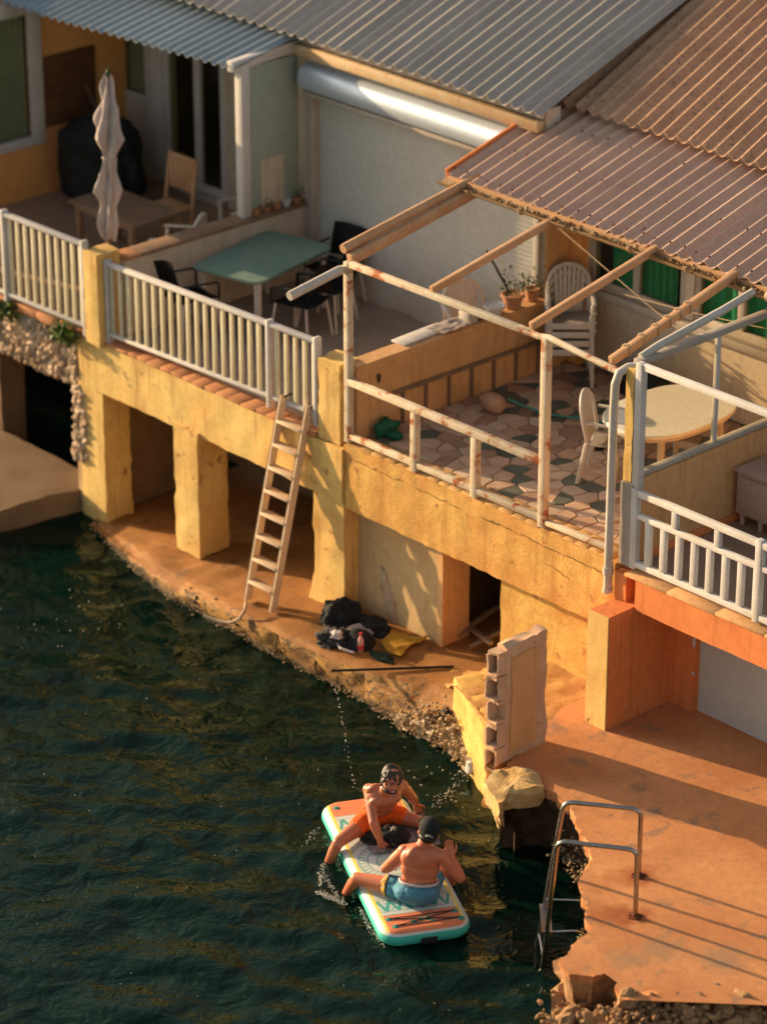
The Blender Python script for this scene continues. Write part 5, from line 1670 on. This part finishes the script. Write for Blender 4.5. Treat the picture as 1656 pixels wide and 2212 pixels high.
# ------------------------------------------------------------------ people
def person(name, label, J, f, skin, voxel=.0075, extra=None, face=True, hands=None, ws=1.0, ls=1.0, hs_=1.0):
    """one continuous body surface from tapered limbs; J holds the joints in world coordinates, f the way the chest faces"""
    V3 = Vector
    q = B()
    pel, nk, hd = V3(J['pel']), V3(J['neck']), V3(J['head'])
    spine = (nk-pel).normalized()
    f = V3(f); f = (f-spine*f.dot(spine)).normalized()
    side = spine.cross(f).normalized()          # the person's right
    if (V3(J['shR'])-V3(J['shL'])).dot(side) < 0: side = -side
    m = Matrix((side, f, spine)).transposed()
    L = (nk-pel).length
    at = lambda a, x=0, y=0: pel+spine*(L*a)+side*x+f*y
    q.ell(at(.02), (.160*ws, .115, .115), 3, m)
    q.ell(at(.10, 0, -.035), (.145*ws, .09, .10), 3, m)
    q.ell(at(.30, 0, .0), (.140*ws, .098, .13), 3, m)
    q.ell(at(.52, 0, -.005), (.156*ws, .108, .15), 3, m)
    q.ell(at(.72, 0, -.01), (.172*ws, .115, .14), 3, m)
    q.ell(at(.80, .075, .055), (.085, .05, .065), 2, m)
    q.ell(at(.80, -.075, .055), (.085, .05, .065), 2, m)
    q.ell(at(.82, .08, -.06), (.085, .055, .09), 2, m)
    q.ell(at(.82, -.08, -.06), (.085, .055, .09), 2, m)
    q.cap(at(.90), nk+spine*.01, .062, .056)
    shs = {}
    for s in 'LR':
        sh, el, ha = V3(J['sh'+s]), V3(J['el'+s]), V3(J['ha'+s])
        q.cap(at(.90), sh, .062, .058)
        q.cap(at(.74, 0, -.01), sh, .08, .06)
        q.ell(sh, (.064, .064, .064), 2)
        mid = sh.lerp(el, .5)
        q.cap(sh, mid, .053*ls, .050*ls); q.cap(mid, el, .050*ls, .040*ls)
        q.cap(el, el.lerp(ha, .3), .042*ls, .043*ls); q.cap(el.lerp(ha, .3), ha, .043*ls, .027*ls)
        # hand
        d = (ha-el).normalized()
        bend = V3(hands.get(s, (0, 0, -1))) if hands else V3((0, 0, -1))
        d2 = (d*.6+bend*.5).normalized()
        across = d2.cross(f if abs(d2.dot(f)) < .9 else spine).normalized()
        pn = across.cross(d2)
        pc = ha+d2*.045
        for k in (-1, -.33, .33, 1):
            q.cap(ha+across*k*.016, ha+d2*.085+across*k*.028, .017, .014, 10)
        for k, ln in ((-1, .062), (-.33, .076), (.33, .080), (1, .070)):
            b0 = ha+d2*.085+across*k*.029
            b1 = b0+d2*ln*.55+across*k*.006-pn*.006
            b2 = b1+d2*ln*.5-pn*.018
            q.cap(b0, b1, .0105, .0095, 8); q.cap(b1, b2, .0095, .008, 8)
        tb = ha+d2*.02-across*.03
        q.cap(tb, tb+d2*.035-across*.03-pn*.01, .014, .0115, 8); q.cap(tb+d2*.035-across*.03-pn*.01, tb+d2*.072-across*.035-pn*.014, .0115, .009, 8)
    for s in 'LR':
        hp, kn, an = V3(J['hip'+s]), V3(J['kn'+s]), V3(J['an'+s])
        q.cap(pel, hp, .11, .09)
        q.cap(hp, hp.lerp(kn, .45), .092, .080); q.cap(hp.lerp(kn, .45), kn, .080, .056)
        q.ell(kn, (.056, .056, .056), 2)
        cf = (kn-an).cross(side).normalized()
        q.cap(kn, kn.lerp(an, .3), .054, .057); q.cap(kn.lerp(an, .3), an, .057, .036)
        ft = V3(J['ft'+s])
        heel = an-(ft-an).normalized()*.03+V3((0, 0, -.03))
        q.cap(an, heel, .036, .034)
        q.cap(heel, ft, .036, .030)
        td = (ft-an).normalized()
        tx = td.cross(V3((0, 0, 1))).normalized()
        for k in range(5):
            tp = ft+tx*(k-2)*.016
            q.cap(tp, tp+td*(.045-.005*abs(k-1)), .013, .010, 8)
    # head
    hf = V3(J['look']).normalized()
    hu = (hd-nk).normalized()
    hu = (hu*.55+V3((0, 0, 1))*.45).normalized()
    hf = (hf-hu*hf.dot(hu)).normalized()
    hx = hf.cross(hu).normalized()
    hm = Matrix((hx, hf, hu)).transposed()
    hm = hm*hs_
    H = lambda x, y, z: hd+hm @ V3((x, y, z))
    q.cap(nk-spine*.03, hd-hu*.04-hf*.01, .056, .052)
    q.ell(H(0, -.012, .030), (.074, .092, .088), 3, hm)
    q.ell(H(0, .022, -.025), (.060, .070, .075), 3, hm)
    q.ell(H(0, .045, -.080), (.038, .040, .034), 2, hm)
    q.ell(H(0, .075, .018), (.046, .018, .014), 2, hm)
    q.cap(H(0, .086, .008), H(0, .105, -.026), .010, .015, 10)
    for sx in (-1, 1):
        q.ell(H(sx*.074, -.012, -.012), (.012, .022, .032), 2, hm)
        q.ell(H(sx*.040, .062, -.030), (.020, .018, .018), 2, hm)
    if extra: extra(q, H)
    me = q.mesh('tmp_body', None, smooth=False)
    o = bpy.data.objects.new('tmp_body', me)
    COL.objects.link(o)
    r = o.modifiers.new('r', 'REMESH'); r.mode = 'VOXEL'; r.voxel_size = voxel
    sm = o.modifiers.new('s', 'SMOOTH'); sm.factor = .5; sm.iterations = 4
    dg = bpy.context.evaluated_depsgraph_get()
    me2 = bpy.data.meshes.new_from_object(o.evaluated_get(dg))
    bpy.data.objects.remove(o)
    base = V3((pel.x, pel.y, pel.z-.11))
    for v in me2.vertices: v.co -= base
    me2.materials.clear(); me2.materials.append(skin)
    me2.shade_smooth()
    root = thing('person', label, 'person', base)
    bo = link('body', me2, root)
    ORG[bo.name] = base
    return root, H, hm, at, m, side, f, spine

def shell_parts(name, root, fn, m, voxel=.008, it=5, **kw):
    """clothing: the same capsule shapes a little fatter, as their own surface"""
    q = B()
    fn(q)
    me = q.mesh('tmp', None, smooth=False)
    o = bpy.data.objects.new('tmp', me)
    COL.objects.link(o)
    r = o.modifiers.new('r', 'REMESH'); r.mode = 'VOXEL'; r.voxel_size = voxel
    sm = o.modifiers.new('s', 'SMOOTH'); sm.factor = .5; sm.iterations = it
    dg = bpy.context.evaluated_depsgraph_get()
    me2 = bpy.data.meshes.new_from_object(o.evaluated_get(dg))
    bpy.data.objects.remove(o)
    b0 = ORG[root.name]
    for v in me2.vertices:
        v.co += noise.noise_vector(v.co*16)*kw.get('amp', .006) + noise.noise_vector(v.co*34)*kw.get('amp', .006)*.4
        v.co -= b0
    me2.materials.clear(); me2.materials.append(m); me2.shade_smooth()
    o = link(name, me2, root)
    ORG[o.name] = b0
    return o

def hp(root, name, q, m, **kw):
    return part(name, q, m, root, **kw)

# the one facing the camera, in orange shorts
A = dict(pel=PX(818, 1756, .285), neck=PX(832, 1706, .74), head=PX(846, 1684, .86), shR=PX(797, 1706, .655), shL=PX(868, 1698, .665), elR=PX(806, 1776, .46), haR=PX(822, 1818, .26),
         elL=PX(890, 1722, .47), haL=PX(898, 1738, .30), hipR=PX(802, 1766, .27), hipL=PX(838, 1758, .27), knR=PX(730, 1820, .24), anR=PX(702, 1880, -.10), ftR=PX(690, 1905, -.16),
         knL=PX(905, 1776, .25))
A['anL'] = A['knL']+Vector((.05, .22, -.36)); A['ftL'] = A['anL']+Vector((.15, .02, -.03))
A['look'] = Vector((.90, -.42, -.22))
rootA, H, hm, at, bm3, side, f, spine = person('person', 'bare chested person in orange shorts sitting on the board, leaning forward with dripping hair', A, (.88, -.47, -.2), M['skin2'], hands={'R': (0, 0, -.8), 'L': (.4, 0, -.8)}, ls=1.08, hs_=1.06)
def fnA(q):
    q.ell(A['pel']+spine*.02, (.185, .14, .125), 3, bm3)
    for s in 'RL':
        a, c = A['hip'+s], A['kn'+s]
        q.cap(A['pel'], a, .122, .108)
        q.cap(a, a.lerp(c, .36), .108, .103)
shell_parts('shorts', rootA, fnA, M['shortsorange'], amp=.010)
def hairA(q):
    q.ell(H(0, -.040, .048), (.080, .080, .084), 3, hm)
    q.ell(H(0, -.060, -.015), (.074, .058, .075), 3, hm)
    g = random.Random(4)
    for i in range(15):
        a = g.uniform(-1.4, 1.4)
        s0 = H(.060*sin(a), .035*cos(a), .100)
        q.cap(s0, H(.088*sin(a), .070*cos(a)+.012, .062+g.uniform(-.035, .005)), .013, .006, 8)
    for i in range(14):
        sx = 1 if i % 2 else -1
        s0 = H(sx*.078, g.uniform(-.05, .03), .04)
        q.cap(s0, H(sx*.088, g.uniform(-.05, .05), -.05-g.uniform(0, .05)), .014, .006, 8)
shell_parts('hair', rootA, hairA, M['hair'], .006, 2, amp=.008)
def beardA(q):
    for k in range(13):
        a = -1.35+2.7*k/12
        q.ell(H(.060*sin(a), .018+.055*cos(a), -.088), (.016, .016, .022), 1, hm)
    for k in range(5):
        q.ell(H(-.024+.012*k, .083, -.052), (.010, .008, .006), 1, hm)
shell_parts('beard', rootA, beardA, M['hair'], .006, 2, amp=.003)
q = B(); q.ell(H(0, .083, -.068), (.026, .008, .011), 2, hm); hp(rootA, 'mouth', q, M['lips'])
q = B(); q.ell(H(0, .089, -.066), (.019, .005, .005), 2, hm); hp(rootA, 'teeth', q, M['teeth'])
for sx in (-1, 1):
    q = B(); q.ell(H(sx*.031, .079, .002), (.013, .008, .006), 2, hm); hp(rootA, 'eye', q, M['eye'])
    q = B(); q.cap(H(sx*.014, .092, .022), H(sx*.050, .080, .024), .006, .004, 8); hp(rootA, 'eyebrow', q, M['hair'])

# the one with the cap, back to the camera
Bj = dict(pel=PX(900, 1928, .27), neck=PX(914, 1822, .74), head=PX(925, 1795, .875), shL=PX(873, 1838, .665), shR=PX(952, 1848, .66), elL=PX(832, 1876, .42), haL=PX(856, 1868, .32),
          elR=PX(994, 1896, .43), haR=PX(974, 1850, .62), hipL=PX(880, 1922, .27), hipR=PX(922, 1916, .27), knL=PX(770, 1897, .26), anL=PX(744, 1934, -.05), ftL=PX(700, 1931, -.09))
Bj['knR'] = Bj['hipR']+Vector((-.18, .40, .0)); Bj['anR'] = Bj['knR']+Vector((-.02, .14, -.38)); Bj['ftR'] = Bj['anR']+Vector((-.16, .05, -.02))
Bj['look'] = Vector((-.80, .60, -.25))
rootB, H, hm, at, bm3, side, f, spine = person('person', 'bare backed person in a black cap and blue swim shorts sitting on the board', Bj, (-.88, .47, -.1), M['skin'], hands={'R': (-.1, .1, 1.2), 'L': (-.6, .5, -.3)}, ws=1.16, ls=1.14, hs_=1.12)
def fnB(q):
    q.ell(Bj['pel']+spine*.015, (.215, .160, .128), 3, bm3)
    q.ell(Bj['pel']+spine*.03-f*.03, (.200, .145, .11), 3, bm3)
    for s in 'RL':
        a, c = Bj['hip'+s], Bj['kn'+s]
        q.cap(Bj['pel'], a, .122, .108)
        q.cap(a, a.lerp(c, .34), .108, .102)
k = N('blue_shorts_cloth')
p = k.pos()
hpL, knL = Bj['hipL'], Bj['knL']
dirL = (knL-hpL).normalized()
dp = k.n('VectorMath', operation='DOT_PRODUCT'); k.l(p, dp.inputs[0]); dp.inputs[1].default_value = dirL
s = k.math('SUBTRACT', dp.outputs['Value'], hpL.dot(dirL))
wob = k.math('ADD', s, k.math('MULTIPLY', k.math('SUBTRACT', k.noise(p, 30, 3), .5), .02))
col = k.mix(k.ramp(k.noise(p, 14, 4), .4, .6), (.09, .26, .36), (.07, .20, .30))
col = k.mix(k.math('MULTIPLY', k.math('GREATER_THAN', wob, .165), k.math('LESS_THAN', wob, .185)), col, (.015, .015, .02))
col = k.mix(k.math('MULTIPLY', k.math('GREATER_THAN', wob, .185), k.math('GREATER_THAN', k.noise(p, 60, 1), .42)), col, (.70, .36, .03))
M['shortsblue'] = k.pbr(col, .8, 0, k.bump(k.noise(p, 50, 4), .4, .004), .2)
shell_parts('swim_shorts', rootB, fnB, M['shortsblue'], amp=.009)
q = B()
wb = []
for i in range(32):
    a = 2*pi*i/32
    wb.append(Bj['pel']+spine*.118+side*.176*cos(a)+f*(.122*sin(a)-.010))
q.tube(wb, .014, 8, closed=True); hp(rootB, 'waistband', q, M['clothwhite'])
def capB(q):
    q.ell(H(0, -.014, .045), (.086, .104, .088), 3, hm)
    q.ell(H(0, -.02, .02), (.085, .102, .06), 3, hm)
shell_parts('cap', rootB, capB, M['black'], .006, 3, amp=.001)
q = B()
q.grid(lambda s, tt: H((s-.5)*.15*(1-.25*tt), .072+.085*tt, .030+.012*cos((s-.5)*3)-.015*tt), 12, 8); bmesh.ops.solidify(q.bm, geom=q.bm.faces[:], thickness=.005)
hp(rootB, 'cap_peak', q, M['black'])
def hairB(q):
    q.ell(H(0, -.045, -.030), (.077, .062, .050), 3, hm)
shell_parts('hair', rootB, hairB, M['hair'], .006, 2, amp=.004)
q = B()   # small white lettering on the back of the cap
yb = -.119
for x0, x1, z0, z1 in ((-.034, -.034, .018, .040), (-.022, -.022, .018, .040), (-.034, -.022, .029, .029), (-.012, -.012, .018, .040), (-.002, -.002, .018, .040), (-.012, -.002, .029, .029), (.012, .012, .018, .034), (.012, .022, .018, .018)):
    q.bar(H(x0, yb, z0) if (x0, z0) != (x1, z1) else H(x0, yb, z0), H(x1, yb, z1)+hm @ Vector((.0004, 0, .0004)), .006, .005)
hp(rootB, 'cap_lettering', q, M['logo'])

# ------------------------------------------------------------------ things on the board
c = PX(858, 1800, .165)
def tw2(s, tt):
    x, y = (s-.5)*.66, (tt-.5)*.66
    p = BM @ Vector((x, y, 0))
    return Vector((c.x, c.y, .175))+p+Vector((0, 0, .03*abs(noise.noise(Vector((s*5, tt*5, 3))))+.012*sin(tt*14)*(.3+s)+.02*noise.noise(Vector((s*11, tt*11, 0)))))
q = B(); q.grid(tw2, 40, 36); bmesh.ops.solidify(q.bm, geom=q.bm.faces[:], thickness=.012); solo('towel', q, M['clothlilac'], 'lilac grey towel spread on the board between the two people', 'towel', angle=60)
c = PX(846, 1806, .22)
t = thing('dry_bag', 'black bag with a small white emblem lying on the lilac towel', 'bag', c-Vector((0, 0, .04)))
q = B(); q.ell((0, 0, 0), (1, 1, 1), 4)
for v in q.bm.verts:
    n = v.co.normalized()
    k_ = 1+.22*noise.noise(n*2.2)+.12*noise.noise(n*6)
    v.co = c+BM @ (Vector((n.x*.15, n.y*.17, max(n.z, -.3)*.10))*k_)
part('body', q, M['black'], t, angle=60)
q = B()
e = c+Vector((.02, -.02, .105))
q.bar(e+BM @ Vector((-.03, -.02, 0)), e+BM @ Vector((.03, .025, -.012)), .010, .006); q.bar(e+BM @ Vector((-.03, .03, .0)), e+BM @ Vector((.03, -.02, -.012)), .010, .006); q.bar(e+BM @ Vector((.0, .0, 0)), e+BM @ Vector((-.005, .05, -.008)), .009, .006)
part('emblem', q, M['logo'], t)
q = B(); q.tube([c+BM @ Vector((.12, -.05, .03)), c+BM @ Vector((.20, -.02, .02)), c+BM @ Vector((.24, .04, -.02))], .016, 8); part('strap', q, M['black'], t)
p = PX(806, 1812, .19); lump('black_shirt', p, (.13, .10, .06), 14, M['black'], 'crumpled black shirt beside the bag on the board', 'shirt', .5, 3)

# ------------------------------------------------------------------ splashes
def drops(name, lst, label, cat):
    g = random.Random(len(lst))
    o = blobs(name, [(p, (r, r, r*g.uniform(.8, 1.5)), 0) for p, r in lst], M['foam'], None, .2, False)
    return tag(o, label, cat)
g = random.Random(9)
L = []
p0, p1 = PX(718, 1470, .55), PX(765, 1700, .35)
for i in range(46):
    s = i/45
    p = p0.lerp(p1, s)+Vector((0, 0, .25*sin(pi*s)*.3))+Vector((g.gauss(0, .012), g.gauss(0, .012), g.gauss(0, .012)))
    L.append((p, g.uniform(.003, .007)))
drops('water_drops', L, 'string of white water drops flung through the air', 'water drops')
L = []
def foam(x0, y0, x1, y1, n, sp, r0=.0015, r1=.0065, z=.02):
    for i in range(n):
        s = g.random()
        p = PX(x0+(x1-x0)*s, y0+(y1-y0)*s, z)+Vector((g.gauss(0, sp), g.gauss(0, sp), abs(g.gauss(0, .012))))
        L.append((p, g.uniform(r0, r1)))
foam(700, 1870, 690, 1915, 110, .016); foam(685, 1928, 745, 1955, 330, .016); foam(700, 1895, 735, 1945, 90, .018); foam(690, 1790, 655, 1830, 40, .025)
foam(735, 1845, 775, 1885, 80, .012); foam(778, 1965, 800, 2010, 80, .012); foam(800, 2010, 830, 2045, 50, .012)
foam(1015, 1665, 940, 1745, 90, .03); foam(900, 1700, 1010, 1760, 20, .12, .003, .008); foam(880, 1690, 1040, 1660, 24, .1, .003, .009)
for i in range(90):
    foam(g.uniform(0, 1150), g.uniform(1250, 2200), 0, 0, 0, 0)
    x, y = g.uniform(0, 1150), g.uniform(1180, 2200)
    if y > 1150+.45*x+60:
        L.append((PX(x, y, .02), g.uniform(.002, .006)))
for i in range(34):
    L.append((PX(g.gauss(180, 130), g.gauss(1330, 45), .02), g.uniform(.003, .008)))
drops('foam', L, 'white foam and spray around the board and the swimmers feet', 'foam')
# splash peak by the rocks
q = B(); q.ell((0, 0, 0), (1, 1, 1), 3)
c = PX(1015, 1668, .05)
for v in q.bm.verts:
    n = v.co.normalized()
    v.co = c+Vector((n.x*.06, n.y*.04, max(n.z, 0)**1.6*.16))*(1+.4*noise.noise(n*4))
solo('splash', q, M['foam'], 'small white splash rising at the rocks beside the landing', 'splash')
